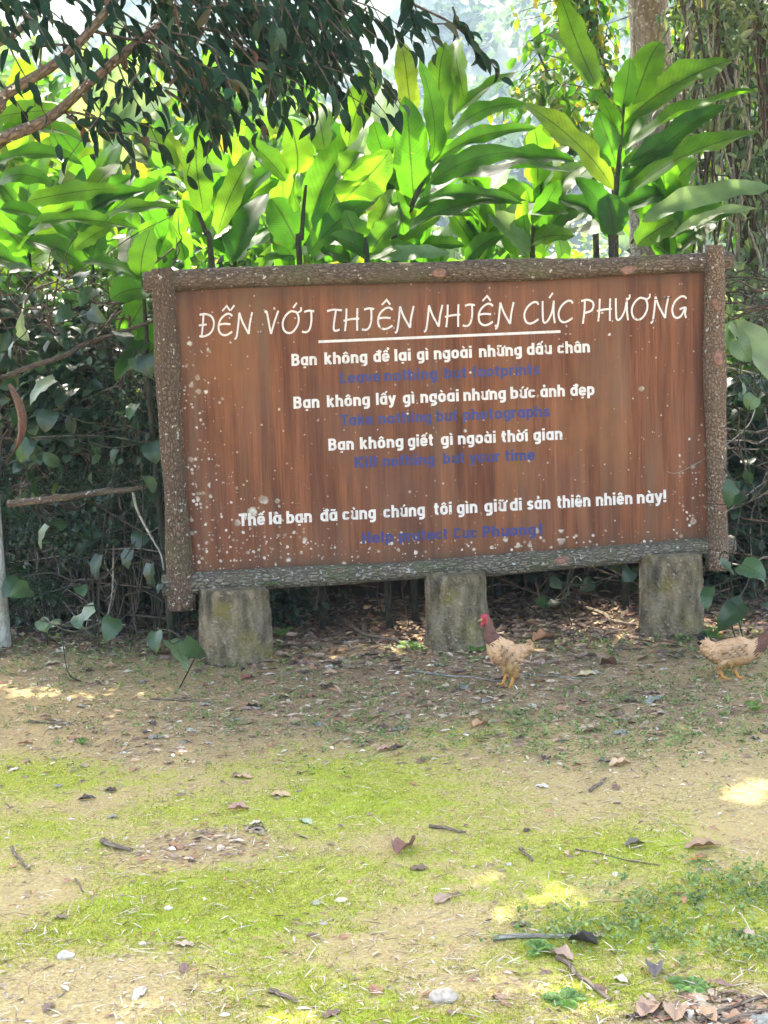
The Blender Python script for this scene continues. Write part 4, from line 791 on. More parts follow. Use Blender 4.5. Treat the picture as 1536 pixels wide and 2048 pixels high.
for k in range(10):
    y = rng.uniform(16, 24); x = (.0+.30*(k+rng.random())/10)*y
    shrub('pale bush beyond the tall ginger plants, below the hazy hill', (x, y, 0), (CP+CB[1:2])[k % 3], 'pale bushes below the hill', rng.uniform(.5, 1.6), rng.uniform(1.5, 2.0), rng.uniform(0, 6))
for k in range(26):
    y = rng.uniform(7.35, 7.75); x = -2.55+1.45*(k+rng.random())/26; y = front(x)+rng.uniform(.05, .45)
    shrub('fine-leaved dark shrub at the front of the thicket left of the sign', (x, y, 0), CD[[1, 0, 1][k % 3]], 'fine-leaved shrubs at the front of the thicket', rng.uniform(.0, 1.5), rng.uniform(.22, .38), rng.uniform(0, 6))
for k in range(18):
    y = rng.uniform(12.0, 15.5); x = (-.34+.36*(k+rng.random())/18)*y; h = np.interp(x/y, [-.34, -.15, -.05, .03], [4.7, 4.4, 3.6, 2.6])*y/13.5
    shrub('tall mid-green bush behind the overhanging branches on the left', (x, y, 0), [CB[0], CP[0], CB[2]][k % 3], 'tall bushes behind the overhanging branches', h-1.5+rng.uniform(-.9, .2), rng.uniform(1.2, 1.6), rng.uniform(0, 6))
for k in range(9):
    shrub('mid-green bush at the foot of the grey trunk behind the tallest ginger plant', (rng.uniform(1.0, 2.3), rng.uniform(8.9, 9.8), 0), [CB[1], CB[0], CP[1]][k % 3], 'bushes at the foot of the grey trunk', rng.uniform(.6, 1.5), rng.uniform(.6, .9), rng.uniform(0, 6))
# dark thicket to the left of the sign and behind it
for k in range(44):
    y = rng.uniform(7.75, 9.2); x = -2.85+2.0*(k+rng.random())/44*(1.15); y = max(y, front(x)+.35)
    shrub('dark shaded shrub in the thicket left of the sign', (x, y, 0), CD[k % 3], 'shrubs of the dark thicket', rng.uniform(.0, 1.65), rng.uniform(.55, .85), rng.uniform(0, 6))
for k in range(20):
    y = rng.uniform(8.5, 10.0); x = -1.2+3.4*(k+rng.random())/20
    shrub('dark shrub in the shade behind the sign', (x, y, 0), CD[k % 3], 'dark shrubs behind the sign', rng.uniform(.1, .9), rng.uniform(.7, .95), rng.uniform(0, 6))
for k in range(16):
    y = rng.uniform(8.0, 9.6); x = 1.95+1.3*(k+rng.random())/16
    shrub('dark shrub under the hanging vines right of the sign', (x, y, 0), CD[(k+1) % 3], 'dark shrubs under the vines', rng.uniform(.0, 1.0), rng.uniform(.5, .75), rng.uniform(0, 6))

# ---- trees at the right, banana fronds at the left
def grey_tree():
    b = at(1290, 600, 10.2); b[2] = 0; o = thing('grey_trunk_tree', 'tree with a stout grey-brown trunk rising behind the tallest ginger plant', 'tree', b)
    P = [b-[0, 0, .1], b+[.02, 0, 1.2], at(1315, 260, 10.2), at(1305, 130, 10.2), at(1296, 20, 10.2), at(1285, -120, 10.2), at(1290, -400, 10.2)]
    mb = MB(); S = smooth_path(P, 8); tube(mb, S, np.interp(np.linspace(0, 1, len(S)), [0, .4, .55, .7, 1], [.2, .17, .14, .135, .11]), 20, .10, True, .5, 9, 3.); mb.obj('trunk', M['trunk_grey'], o)
    mb = MB(); tube(mb, smooth_path([at(1272, 160, 10.0), at(1268, 60, 10.0), at(1272, -60, 10.0)], 6), .012, 6); tube(mb, smooth_path([at(1440, 330, 9.9), at(1390, 150, 10), at(1372, 0, 10), at(1360, -100, 10)], 6), .022, 7, .1); mb.obj('climbing_vine', M['vine_pale'], o)
    mb = MB(); n = 900; P = np.stack([rng.normal(1300, 90, n), rng.uniform(-700, -60, n)], 1); P = np.array([at(a, c, 10.2+rng.normal()*.8) for a, c in P])
    scatter(mb, LP_FLAT, P, rdir(n)+[0, 0, -.6], rdir(n)*.5+[0, 0, 1], rng.uniform(.10, .18, n), rng.uniform(.05, .09, n)); mb.obj('crown', M['bright'], o)
grey_tree()
def leafy(label, pts, y, n, mat, ll, group=None, name='sapling', spread=26, stems=None):
    """slender tree whose leaves hang from thin branches along the given photo points"""
    b = at(pts[0][0], 600, y); b[2] = 0; o = thing(name, label, 'tree', b, group); mb = MB(); lf = MB()
    P = [b]+[at(a, c, y) for a, c in pts]; S = smooth_path(P, 6); tube(mb, S, np.linspace(.03, .006, len(S)), 7, .05)
    for k in range(n//12):
        q = S[rng.integers(len(S)//3, len(S))]; e = q+np.array([rng.normal()*spread*y/F, rng.normal()*.25, rng.normal()*spread*.7*y/F]); tube(mb, np.array([q, (q+e)/2+[0, 0, .03], e]), [.006, .004, .002], 5, 0, False)
        t = rng.random((12, 1)); Q = q+(e-q)*t+rng.normal(size=(12, 3))*.035
        scatter(lf, LP_FLAT, Q, rdir(12)*.7+[0, 0, -.8], rdir(12)*.5+[0, -.5, .7], rng.uniform(.7, 1.3, 12)*ll, rng.uniform(.4, .65, 12)*ll)
    mb.obj('trunk', M['vine'], o); lf.obj('crown', M[mat], o)
leafy('slender sapling with small yellow-green leaves left of the grey trunk', [(1190, 420), (1160, 300), (1110, 180), (1065, 80)], 10.6, 520, 'bright', .10, spread=60)
leafy('yellow-green sapling with tiny leaves in front of the grey trunk, top right', [(1230, 420), (1225, 240), (1205, 120), (1175, 10), (1160, -80)], 11, 900, 'bright', .085, spread=75)
leafy('bright sapling filling the gap between the grey trunk and the hanging vines', [(1400, 460), (1390, 240), (1380, 100), (1370, -60)], 11.5, 900, 'bright', .10, spread=90)
leafy('bright bushy sapling behind the hanging vines at the right edge', [(1500, 500), (1490, 340), (1500, 180), (1490, 20), (1480, -80)], 12, 1100, 'bright', .12, spread=110)
def vine_tree():
    b = at(1535, 700, 9.3); b[2] = 0; o = thing('vine_covered_tree', 'tree smothered in grey hanging vines at the right edge of the view', 'tree', b)
    mb = MB(); S = smooth_path([b-[0, 0, .1], at(1500, 500, 9.3), at(1470, 250, 9.4), at(1440, 60, 9.5), at(1430, -150, 9.5), at(1440, -420, 9.5)], 6); tube(mb, S, np.linspace(.08, .05, len(S)), 14, .14, True, .5, 4, 3.)
    S = smooth_path([at(1560, 620, 9.2), at(1548, 300, 9.2), at(1530, 50, 9.2), at(1520, -200, 9.2)], 6); tube(mb, S, np.linspace(.06, .04, len(S)), 12, .14, True, .5, 5, 3.); mb.obj('trunk', M['vine'], o)
    for mat, cnt, nm in (('vine', 46, 'dark_vines'), ('vine_pale', 30, 'pale_vines')):
        mb = MB()
        for k in range(cnt):
            x = rng.uniform(1345, 1600); y0 = rng.uniform(-250, 200); L = rng.uniform(200, 900); dp = rng.uniform(8.5, 9.3); x2 = x+rng.normal()*45
            if x < 1440: L = min(L, 480)
            Q = [at(x+rng.normal()*12+(x2-x)*t, y0+L*t, dp+rng.normal()*.05) for t in np.linspace(0, 1, 6)]
            for q in Q: q[2] = max(q[2], -.02)
            tube(mb, smooth_path(Q, 4), rng.uniform(.003, .010), 5, 0, False)
        v = mb.obj(nm, M[mat], o); v['kind'] = 'stuff'
    mb = MB(); n = 2000; px = 1345+np.abs(rng.normal(size=n))*0+rng.random(n)**.8*260; py = rng.uniform(-120, 560, n); cl = rng.integers(0, 60, n); cx = rng.uniform(1340, 1600, 60); cy = rng.uniform(-120, 640, 60)
    m = rng.random(n) < .8; px = np.where(m, cx[cl]+rng.normal(size=n)*26, px); py = np.where(m, cy[cl]+rng.normal(size=n)*30, py)
    P = np.array([at(a, c, rng.uniform(8.4, 9.5)) for a, c in zip(px, py)]); scatter(mb, LP_LANCE, P, rdir(n)*.8+[0, 0, -.4], rdir(n)*.5+[0, -.5, .7], rng.uniform(.06, .12, n), rng.uniform(.022, .045, n)); mb.obj('vine_leaves', M['vineleaf'], o)
vine_tree()
def fronds(label, base_px, y, leaves, mat):
    b = at(base_px[0], base_px[1], y); b[2] = 0; o = thing('banana_plant', label, 'plant', b); top = at(*base_px, y)
    mb = MB(); tube(mb, smooth_path([b-[0, 0, .1], (b+top)/2+[.05, 0, 0], top], 6), np.linspace(.08, .04, 13), 12, .05); mb.obj('stem', M['green_stem'], o)
    for lf in leaves: ginger_leaf(o, top+rng.normal(size=3)*.03, at(lf[0], lf[1], y+rng.normal()*.5), lf[2]*y/F, mat=mat, arc_=.14, wave=.04, rnd=rng.uniform(.5, 1), nl=20)
fronds('pale banana plant glimpsed behind the hanging dark leaves, top left', (235, 330), 13, [(110, 120, 70), (175, 60, 62), (300, 90, 66), (360, 180, 60), (90, 220, 60), (250, 20, 50)], 'pale')
fronds('pale banana plant behind the slanting-stalk ginger, below the hill', (760, 330), 14, [(690, 180, 46), (745, 130, 44), (800, 150, 46), (840, 240, 40), (660, 270, 40)], 'pale')
fronds('yellow-green banana plant near the left edge above the arching ginger leaves', (60, 330), 11, [(10, 190, 66), (110, 205, 60), (40, 120, 60), (160, 250, 54), (-40, 230, 60)], 'bright')

# ================================================================== THICKET DETAILS
def tangle(name, label, xr, yr, zr, n, mat, seed, rmax=.008):
    r_ = np.random.default_rng(seed); mb = MB()
    for k in range(n):
        a = np.array([r_.uniform(*xr), r_.uniform(*yr), r_.uniform(*zr)]); L = r_.uniform(.3, 1.2); m = r_.random()
        d = np.array([r_.normal()*.25, r_.normal()*.15, -1]) if m < .28 else np.array([r_.choice([-1, 1]), r_.normal()*.2, r_.normal()*.45]); d = nrm(d)
        Q = [a+d*L*t+r_.normal(size=3)*.05*L for t in np.linspace(0, 1, 5)]
        for q in Q:
            q[2] = max(q[2], .0)
            if xr[1] < 0: q[0] = min(q[0], -1.06); q[1] = max(q[1], front(q[0])+.1)
        tube(mb, smooth_path(Q, 4), np.linspace(r_.uniform(.003, rmax), .002, 17), 5, 0, False)
    o = mb.obj(name, M[mat], loc=((xr[0]+xr[1])/2, (yr[0]+yr[1])/2, 0)); tag(o, label, 'undergrowth'); o['kind'] = 'stuff'
tangle('dry_vine_tangle', 'dark tangle of dry vines and twigs left of the sign', (-2.6, -1.25), (7.3, 8.0), (.1, 2.0), 300, 'vine', 51)
tangle('pale_twig_tangle', 'pale bent twigs in the thicket left of the sign', (-2.4, -1.35), (7.3, 7.7), (.1, 1.5), 36, 'vine_pale', 52, .006)
tangle('root_tangle', 'tangle of roots and twigs in the dark under the sign', (-.9, 1.9), (7.7, 8.6), (.0, .7), 150, 'vine', 53)
tangle('hanging_root_tangle', 'hanging roots and twigs right of the sign', (1.85, 2.8), (7.5, 8.4), (.0, 1.9), 200, 'vine', 54)
tangle('pale_root_tangle', 'pale bent roots right of the sign', (1.85, 2.8), (7.4, 8.2), (.0, 1.7), 30, 'vine_pale', 55)
def stick(label, p, q, r, mat='twig', name='fallen_branch', cat='branch', sag=0.0, group=None, seed=0):
    p, q = np.array(p), np.array(q); r_ = np.random.default_rng(seed+77); L = np.linalg.norm(q-p)
    Q = [p*(1-t)+q*t+np.array([r_.normal(), r_.normal(), 0])*.025*L+[0, 0, sag*math.sin(PI*t)] for t in np.linspace(0, 1, 6)]
    S = smooth_path(Q, 4); mb = MB(); tube(mb, S, np.linspace(r, r*.6, len(S)), 8, .1, True, .5, seed); o = mb.obj(name, M[mat], loc=(p+q)/2); return tag(o, label, cat, group)
stick('thick pale dead branch lying across the thicket left of the sign', at(20, 1008, 7.25), at(300, 972, 7.35), .020, 'tree_bark', seed=1)
stick('bare thin branch slanting up through the thicket at the left edge', at(-10, 760, 7.2), at(310, 640, 7.3), .014, 'vine', seed=2)
stick('pale crooked twig hanging beside the left log of the sign', at(262, 985, 7.1), at(332, 1140, 7.1), .007, 'vine_pale', seed=3)
stick('upright dark stick standing under the bottom log, right of the left stump', at(636, 1160, 7.6), at(632, 1222, 7.5), .012, 'vine', seed=4)
stick('long brown branch lying on the litter between left and middle stumps', ground(655, 1243)+[0, 0, .03], ground(822, 1303)+[0, 0, .02], .016, 'twig', seed=5)
stick('brown branch lying on the litter between middle and right stumps', ground(1130, 1205)+[0, 0, .03], ground(1265, 1262)+[0, 0, .03], .014, 'twig', seed=6)
def curled_sheath():
    P = [at(18, 770, 7.0), at(38, 810, 6.95), at(44, 850, 6.95), at(36, 890, 7.0), at(12, 925, 7.05)]; S = smooth_path(P, 6); mb = MB(); w = np.sin(np.linspace(.25, PI-.1, len(S)))*.042; V = []
    for p, ww in zip(S, w):
        for s in (-1, -.5, 0, .5, 1): V.append(p+np.array([s*ww*.55, -.03+abs(s)*.04, s*.01]))
    m = 5; mb.add(V, [[i*m+j, i*m+j+1, (i+1)*m+j+1, (i+1)*m+j] for i in range(len(S)-1) for j in range(4)], None, None, .5, (.13, .07, .045)); o = mb.obj('dry_leaf_sheath', M['litter'], loc=P[2]); tag(o, 'curled brown dry leaf sheath hanging in the thicket at the left edge', 'dry leaf')
curled_sheath()
LP_HEART = leaf_proto('heart', 8, 3, .5, .12, .03)
def heart_vine(label, spots_, y_, group='broad heart-leaved vines', mat='heart'):
    """broad-leaved climber: each leaf where the photo has one, hung from a thin stem that runs down to the ground"""
    y = y_; c = np.mean([at(a, b_, y) for a, b_, _ in spots_], axis=0); y = max(y_, front(c[0])-.1) if y_ > 6.8 and c[0] < 0 else y_; g = np.array([c[0]*y/y_, y, 0]); o = thing('heart_leaf_vine', label, 'plant', g)
    st = MB(); prev = g
    for (px, py, sz) in sorted(spots_, key=lambda s: -s[1]):
        if py < 1210 and px < 400 and rng.random() < .15: continue
        p = at(px, py-sz*.5, y+rng.uniform(-.25, .15)); p[2] = max(p[2], .06); L = sz*1.15*y/F
        tube(st, smooth_path([prev, (prev+p)/2+rng.normal(size=3)*.05, p+[0, .02, .01]], 4), .0035, 5, 0, False); prev = p
        mb = MB(); scatter(mb, LP_HEART, [p], [[rng.normal()*.7, -.3+rng.normal()*.4, -.7+rng.normal()*.3]], [[rng.normal()*.6, -.6+rng.normal()*.3, .8]], L*rng.uniform(.7, 1.15), L*rng.uniform(.65, .95), rng.random()**1.5*.93 if sz < 70 else 1.0); mb.obj('leaf', M[mat], o)  # largest leaf takes the palest tone: light on it put into the colour
    st.obj('stem', M['stem'], o)
heart_vine('climbing vine with broad grey-green leaves high in the thicket, beside the left log', [(180, 640, 44), (240, 688, 46), (290, 735, 50), (145, 642, 42), (170, 565, 42), (190, 598, 40), (268, 735, 40), (215, 590, 34), (272, 826, 36), (255, 620, 50)], 6.95)
heart_vine('vine with one large leaf coloured pale cream as if lit, high in the thicket at the left edge', [(48, 655, 74), (20, 560, 40), (105, 560, 36), (30, 700, 34)], 6.95)
heart_vine('vine with mid-size leaves halfway up the thicket, left of the sign', [(100, 845, 46), (130, 855, 36), (294, 888, 36), (300, 908, 44), (180, 912, 50), (150, 910, 40), (235, 915, 32), (60, 900, 40), (110, 790, 60), (145, 800, 50)], 6.95)
heart_vine('low broad-leaved vine at the foot of the thicket, beside the pale post', [(97, 1075, 48), (75, 1150, 54), (155, 1140, 62), (200, 1132, 44), (58, 1200, 48), (160, 1190, 34), (115, 1060, 36), (60, 1010, 50), (40, 1180, 40), (120, 1110, 50), (180, 1080, 44)], 6.9)
heart_vine('small vine with drooping leaves just left of the left stump', [(302, 1148, 42), (260, 1120, 40), (285, 1085, 36), (330, 1180, 34), (290, 970, 34), (300, 1000, 30)], 6.85)
heart_vine('ground vine with three pale rounded leaves on the moss edge left of the sign', [(157, 1248, 36), (189, 1238, 44), (226, 1260, 48), (80, 1255, 30), (120, 1262, 34)], 6.75)
heart_vine('ground vine with glossy grey leaves in front of the left stump', [(313, 1282, 38), (338, 1312, 60), (368, 1308, 54), (395, 1320, 30)], 6.5)
heart_vine('vine with broad bluish leaves on the ground right of the right stump', [(1440, 1150, 50), (1482, 1160, 60), (1512, 1172, 54), (1490, 1240, 64), (1455, 1235, 44), (1420, 1195, 40), (1525, 1230, 44)], 6.95)
heart_vine('vine with a few pale leaves beside the right log of the sign', [(1468, 985, 46), (1490, 1005, 26), (1480, 780, 40), (1510, 810, 36), (1500, 960, 30), (1475, 700, 44)], 7.0)
heart_vine('dark-leaved vine in the shade under the sign, left of the right stump', [(1100, 1180, 30), (1135, 1195, 30), (1165, 1185, 34), (1265, 1160, 34), (1120, 1225, 40), (1080, 1210, 30)], 7.6, mat='dark')
def torn_leaf():
    b = at(1560, 760, 7.6); b[2] = 0; o = thing('broken_banana_plant', 'bent banana plant with one torn pale leaf hanging beside the right log', 'plant', b); t_ = at(1465, 640, 7.55)
    mb = MB(); tube(mb, smooth_path([b, at(1580, 660, 7.6), at(1520, 620, 7.6), t_], 5), np.linspace(.02, .006, 16), 7); mb.obj('stem', M['vine'], o)
    ginger_leaf(o, t_, at(1560, 780, 7.4), 66*7.5/F, mat='pale', rnd=.9, fold=.3, arc_=.08, wave=.05); ginger_leaf(o, t_, at(1440, 720, 7.5), 30*7.5/F, mat='pale', rnd=.1)
torn_leaf()

# ================================================================== GROUND COVER, MOSS, LITTER
COVER = [(330, 1238, 110, 30), (60, 1255, 90, 30), (150, 1320, 130, 22), (360, 1345, 90, 18), (260, 1300, 70, 24), (430, 1450, 70, 16), (700, 1455, 120, 22), (820, 1480, 60, 16), (1050, 1440, 70, 18), (1290, 1405, 90, 20), (1450, 1290, 110, 28), (1500, 1350, 60, 30), (1250, 1485, 130, 28), (1430, 1460, 130, 30), (1440, 1790, 120, 26), (1500, 1770, 80, 26), (1240, 1850, 80, 18), (1370, 1890, 60, 14), (1030, 1450, 60, 16), (960, 1310, 50, 10), (1280, 1290, 90, 14), (840, 1300, 40, 8), (1120, 1870, 70, 14), (620, 1400, 90, 14), (1490, 1900, 60, 20), (560, 1320, 25, 14), (1380, 1270, 50, 18), (90, 1300, 90, 20), (1150, 1290, 80, 12)]
def ground_cover():
    mb = MB(); P = []
    for px, py, rx, ry in COVER:
        k = int(rx*ry*.030)
        for _ in range(k): P.append(ground(px+rng.normal()*rx*.95, py+rng.normal()*ry*1.1))
    for _ in range(700): P.append(ground(rng.uniform(-20, 1560), rng.triangular(1250, 1350, 1560)))
    P = np.array(P); m = len(P)
    for r in range(7):
        n = m; a = rng.uniform(0, 6.28, n); D = np.stack([np.cos(a), np.sin(a), rng.uniform(.1, 1.0, n)], 1); Q = P+np.stack([rng.normal(size=n)*.012, rng.normal(size=n)*.012, rng.uniform(.002, .022, n)], 1)
        scatter(mb, LP_FLAT, Q, D, rdir(n)*.4+[0, 0, 1], rng.uniform(.007, .021, n), rng.uniform(.005, .013, n))
    o = mb.obj('ground_cover', M['cover']); tag(o, 'low blue-green small-leaved weeds patching the ground', 'ground cover'); o['kind'] = 'stuff'
ground_cover()
def vis_ground(n, ymin=1290, ymax=2060, bias=1.0):
    """random ground points spread evenly over what the view covers, nearer to uniform in metres for bias 1"""
    y = 1/np.interp(rng.random(n), [0, 1], [1/7.6, 1/3.05])**1.0 if bias < .5 else 3.05+(7.6-3.05)*rng.random(n); x = rng.uniform(-.36, .36, n)*y
    return np.stack([x, y, gz(x, y)], 1)
def moss():
    P = vis_ground(560000, bias=0); m, d, h = masks(P[:, 0], P[:, 1]); nz = .5+.5*np.sin(P[:, 0]*19+2*np.sin(P[:, 1]*13))*np.sin(P[:, 1]*23+2*np.sin(P[:, 0]*11))
    P = P[rng.random(len(P)) < np.clip(m*1.0-.2+.25*(nz-.5), 0, .6)]; n = len(P)
    mb = MB(); a = rng.uniform(0, 6.28, n); Lr = rng.uniform(.003, .008, n); s = rng.uniform(.0009, .0019, n)
    side = np.stack([np.cos(a)*s, np.sin(a)*s, np.zeros(n)], 1); tip = np.stack([rng.normal(size=n)*.6*Lr, rng.normal(size=n)*.6*Lr, Lr], 1)
    V = np.stack([P-side, P+side, P+tip], 1).reshape(-1, 3); T = np.arange(n*3).reshape(-1, 3); mb.add(V, None, T, None, np.repeat(rng.random(n), 3))
    o = mb.obj('moss', M['moss']); tag(o, 'yellow-green moss carpeting the trodden earth in front of the sign', 'moss'); o['kind'] = 'stuff'
moss()
BROWNS = np.array([(.42, .28, .17), (.36, .28, .18), (.10, .07, .055), (.52, .40, .27), (.38, .20, .11), (.30, .30, .25), (.22, .14, .10), (.60, .52, .40), (.26, .18, .13)])
LP_CRUMB = leaf_proto('oval', 3, 1, .08, .12, .07, 0, 1.3, .35, 4); LP_STRAW = leaf_proto('oval', 3, 1, .03, .05, .0)
def litter():
    mb = MB(); P = vis_ground(90000, bias=0); m, d, h = masks(P[:, 0], P[:, 1]); keep = rng.random(len(P)) < np.clip(.07+d*.62-m*.04, .05, .72); P = P[keep]; n = len(P)
    P[:, 2] += rng.uniform(.001, .005, n); D = rdir(n); D[:, 2] *= .12; Nn = rdir(n)*.32+[0, 0, 1]; sz = rng.uniform(.005, .022, n)*np.where(rng.random(n) < .14, 1.9, 1); m, d, h = masks(P[:, 0], P[:, 1]); sz = sz*(1+.9*d)
    scatter(mb, LP_CRUMB, P, D, Nn, sz, sz*rng.uniform(.12, .5, n), None, BROWNS[rng.choice([0, 0, 1, 3, 3, 4, 4, 7, 8, 8, 6, 6], n)]*rng.uniform(.8, 1.3, (n, 1)))
    # straw and thin twiglets
    P = vis_ground(16000, bias=0); m, d, h = masks(P[:, 0], P[:, 1]); P = P[rng.random(len(P)) < np.clip(.22+d*.5, 0, .7)]; n = len(P); P[:, 2] += rng.uniform(.002, .01, n); D = rdir(n); D[:, 2] *= .12
    scatter(mb, LP_STRAW, P, D, rdir(n)*.3+[0, 0, 1], rng.uniform(.02, .075, n), rng.uniform(.0018, .0036, n), None, BROWNS[rng.choice([1, 3, 7, 7, 8, 6], n)]*1.1)
    # deep duff under and behind the sign
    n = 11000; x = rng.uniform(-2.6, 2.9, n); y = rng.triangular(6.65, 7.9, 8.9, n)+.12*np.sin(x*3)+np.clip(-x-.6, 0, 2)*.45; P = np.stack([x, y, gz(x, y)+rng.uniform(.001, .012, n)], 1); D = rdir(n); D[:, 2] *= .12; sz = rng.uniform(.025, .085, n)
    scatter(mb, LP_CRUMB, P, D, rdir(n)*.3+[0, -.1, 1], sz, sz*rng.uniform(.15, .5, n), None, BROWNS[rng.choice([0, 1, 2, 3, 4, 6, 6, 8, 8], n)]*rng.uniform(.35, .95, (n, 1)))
    o = mb.obj('leaf_litter', M['litter']); tag(o, 'dry leaf crumbs, straw and bark bits littering the earth', 'leaf litter'); o['kind'] = 'stuff'
litter()
def gravel():
    mb = MB(); n = 4000; P = vis_ground(n, bias=0); base = np.array([(1, 0, 0), (.3, .9, 0), (-.8, .6, 0), (-.8, -.6, 0), (.3, -.9, 0), (0, 0, .6)]); T = np.array([[i, (i+1) % 5, 5] for i in range(5)])
    for p in P:
        s = rng.uniform(.0015, .005)*(1.8 if rng.random() < .08 else 1); a = rng.uniform(0, 6.28); R_ = np.array([[math.cos(a), -math.sin(a), 0], [math.sin(a), math.cos(a), 0], [0, 0, 1]])
        mb.add(p+(base*rng.uniform(.7, 1.2, (6, 3)))@R_.T*s, None, T, None, .5, np.array([.45, .38, .27])*rng.uniform(.6, 1.3))
    o = mb.obj('gravel', M['stone'], smooth=False); tag(o, 'small pale grit and pebbles scattered over the earth', 'gravel'); o['kind'] = 'stuff'
gravel()
def leaf_mesh(seed, col, shape='oval', curl=.5, fold=.3, droop=.9):
    r_ = np.random.default_rng(seed); mb = MB(); pr = leaf_proto(shape, 9, 3, droop, fold, .06, curl, r_.uniform(0, 6), .12, seed)
    V, q, uv = pr; c = np.array(col)*(1-.25*(np.abs(uv[:, :1]) < .1))*r_.uniform(.85, 1.1, (len(V), 1)); mb.add(V*[.5, 1, 1]-[0, .5, min(0, V[:, 2].min())], q, None, uv, .5, c); return mb.mesh('dry_leaf', M['litter'])
LEAFM = [leaf_mesh(100+k, BROWNS[k % 9], ['oval', 'lance', 'oval'][k % 3], rng.uniform(-.14, .05), rng.uniform(.03, .18), rng.uniform(-.2, .25)) for k in range(27)]
KINDS = {0: 'small pinkish-brown dry leaf on the ground', 1: 'small grey-brown dry leaf on the ground', 2: 'small blackish dry leaf on the ground', 3: 'small tan dry leaf on the ground', 4: 'small rusty dry leaf on the ground', 5: 'small grey-green dry leaf on the ground', 6: 'small dark brown dry leaf on the ground', 7: 'small pale straw dry leaf on the ground', 8: 'small mid-brown dry leaf on the ground'}
def place_leaf(p, k, L, label=None, group='small dry leaves scattered over the ground', rz=None, tilt=(.07, .07), mesh=None, name='fallen_leaf'):
    o = bpy.data.objects.new(name, mesh or LEAFM[k]); COL.objects.link(o); o.location = p+np.array([0, 0, .002]); o.scale = (L*1.0, L, L)
    o.rotation_euler = (rng.normal()*tilt[0], rng.normal()*tilt[1], rng.uniform(0, 6.28) if rz is None else rz); tag(o, label or KINDS[k % 9], 'leaf', group); return o
P = vis_ground(1400, bias=0); m_, d_, h_ = masks(P[:, 0], P[:, 1]); P = P[rng.random(len(P)) < np.clip(.05+.75*d_, 0, .8)][:262]
for p, dd in zip(P, masks(P[:, 0], P[:, 1])[1]): place_leaf(p, int(rng.integers(27)), rng.uniform(.03, .065)+rng.uniform(.005, .06)*dd)
HERO = [(810, 1703, .135, (.23, .13, .105), .9, 1.2, 'large curled purplish-brown leaf alone on the moss'), (887, 1800, .085, (.38, .29, .24), .2, .9, 'grey-pink dry leaf on bare earth below the curled brown leaf'), (1405, 1696, .12, (.36, .25, .18), .4, .1, 'broad tan-brown leaf lying at the right on bare earth'), (1395, 1722, .05, (.48, .15, .05), .3, .2, 'small bright rust-orange leaf at the right'),
    (1270, 1692, .075, (.17, .155, .14), .8, .4, 'crumpled slate-grey leaf right of the thin twig'), (1310, 1945, .09, (.15, .14, .15), .9, 1.4, 'dark grey curled leaf near the bottom right'), (1300, 2025, .11, (.40, .28, .21), .5, 1.0, 'long pinkish leaf at the bottom edge, left one of the pair'), (1352, 2030, .11, (.38, .28, .21), .5, 1.3, 'long pinkish leaf at the bottom edge, right one of the pair'), (1410, 2035, .09, (.46, .31, .21), .4, 2.0, 'salmon leaf at the bottom edge beside the pinkish pair'),
    (610, 1645, .07, (.38, .47, .36), .2, 2.2, 'pale green lance-shaped leaf on the moss'), (476, 1621, .085, (.42, .27, .23), .6, .2, 'pinkish-brown ragged leaf on the moss left of the green leaf'), (175, 1600, .07, (.10, .09, .09), .5, .1, 'dark grey leaf on the moss at the left'), (50, 1489, .07, (.44, .27, .18), .5, .4, 'reddish-tan folded leaf at the left edge of the moss'), (484, 1556, .085, (.46, .33, .22), .3, 2.7, 'slim tan leaf on the dry strip left of the middle'), (560, 1592, .085, (.50, .38, .24), .2, 2.8, 'slim yellowish-tan leaf below the slim tan leaf'),
    (962, 1452, .10, (.50, .30, .19), .6, .9, 'broad orange-tan leaf in front of the middle chicken'), (1088, 1282, .17, (.36, .20, .12), .8, .7, 'big folded brown leaf just behind the middle chicken'), (1216, 1333, .11, (.11, .055, .04), 1.0, 2.3, 'dark brown curled leaf between the two chickens'), (222, 1337, .08, (.50, .36, .26), .9, .3, 'tan rolled leaf on the weeds left of the left stump'), (1176, 1352, .13, (.60, .50, .34), .2, .3, 'pale straw leaf lying flat left of the dark curled leaf'),
    (770, 1502, .075, (.44, .28, .24), .5, .5, 'pinkish leaf lying left of the orange-tan one'), (1240, 1530, .10, (.54, .40, .28), .5, .4, 'creamy tan leaf in the weeds at the right'), (1165, 1890, .09, (.05, .045, .04), 1.0, 2.6, 'black curled leaf at the end of the pale stick'), (1120, 1915, .085, (.40, .30, .25), .6, 2.4, 'grey-brown split leaf under the pale stick'), (495, 1358, .09, (.26, .10, .09), .4, .7, 'dark red leaf in front of the left stump'), (1485, 1870, .08, (.46, .36, .30), .4, 2.2, 'grey-tan leaf on the weeds near the right edge'), (1055, 1462, .06, (.48, .28, .20), .5, 1.1, 'reddish-tan leaf right of the orange-tan one'), (1180, 1465, .12, (.42, .34, .27), .6, .6, 'heap-like folded grey-tan leaf in the litter right of the middle')]
for k, (px, py, L, c, cu, rz, lab) in enumerate(HERO): place_leaf(ground(px, py), 0, L, lab, None, rz-PI/2, (.08, .08), leaf_mesh(200+k, np.array(c)*[1.06, .98, .82], ['oval', 'lance'][k % 2] if L < .12 else 'oval', -.22*cu, .12, .22*cu))
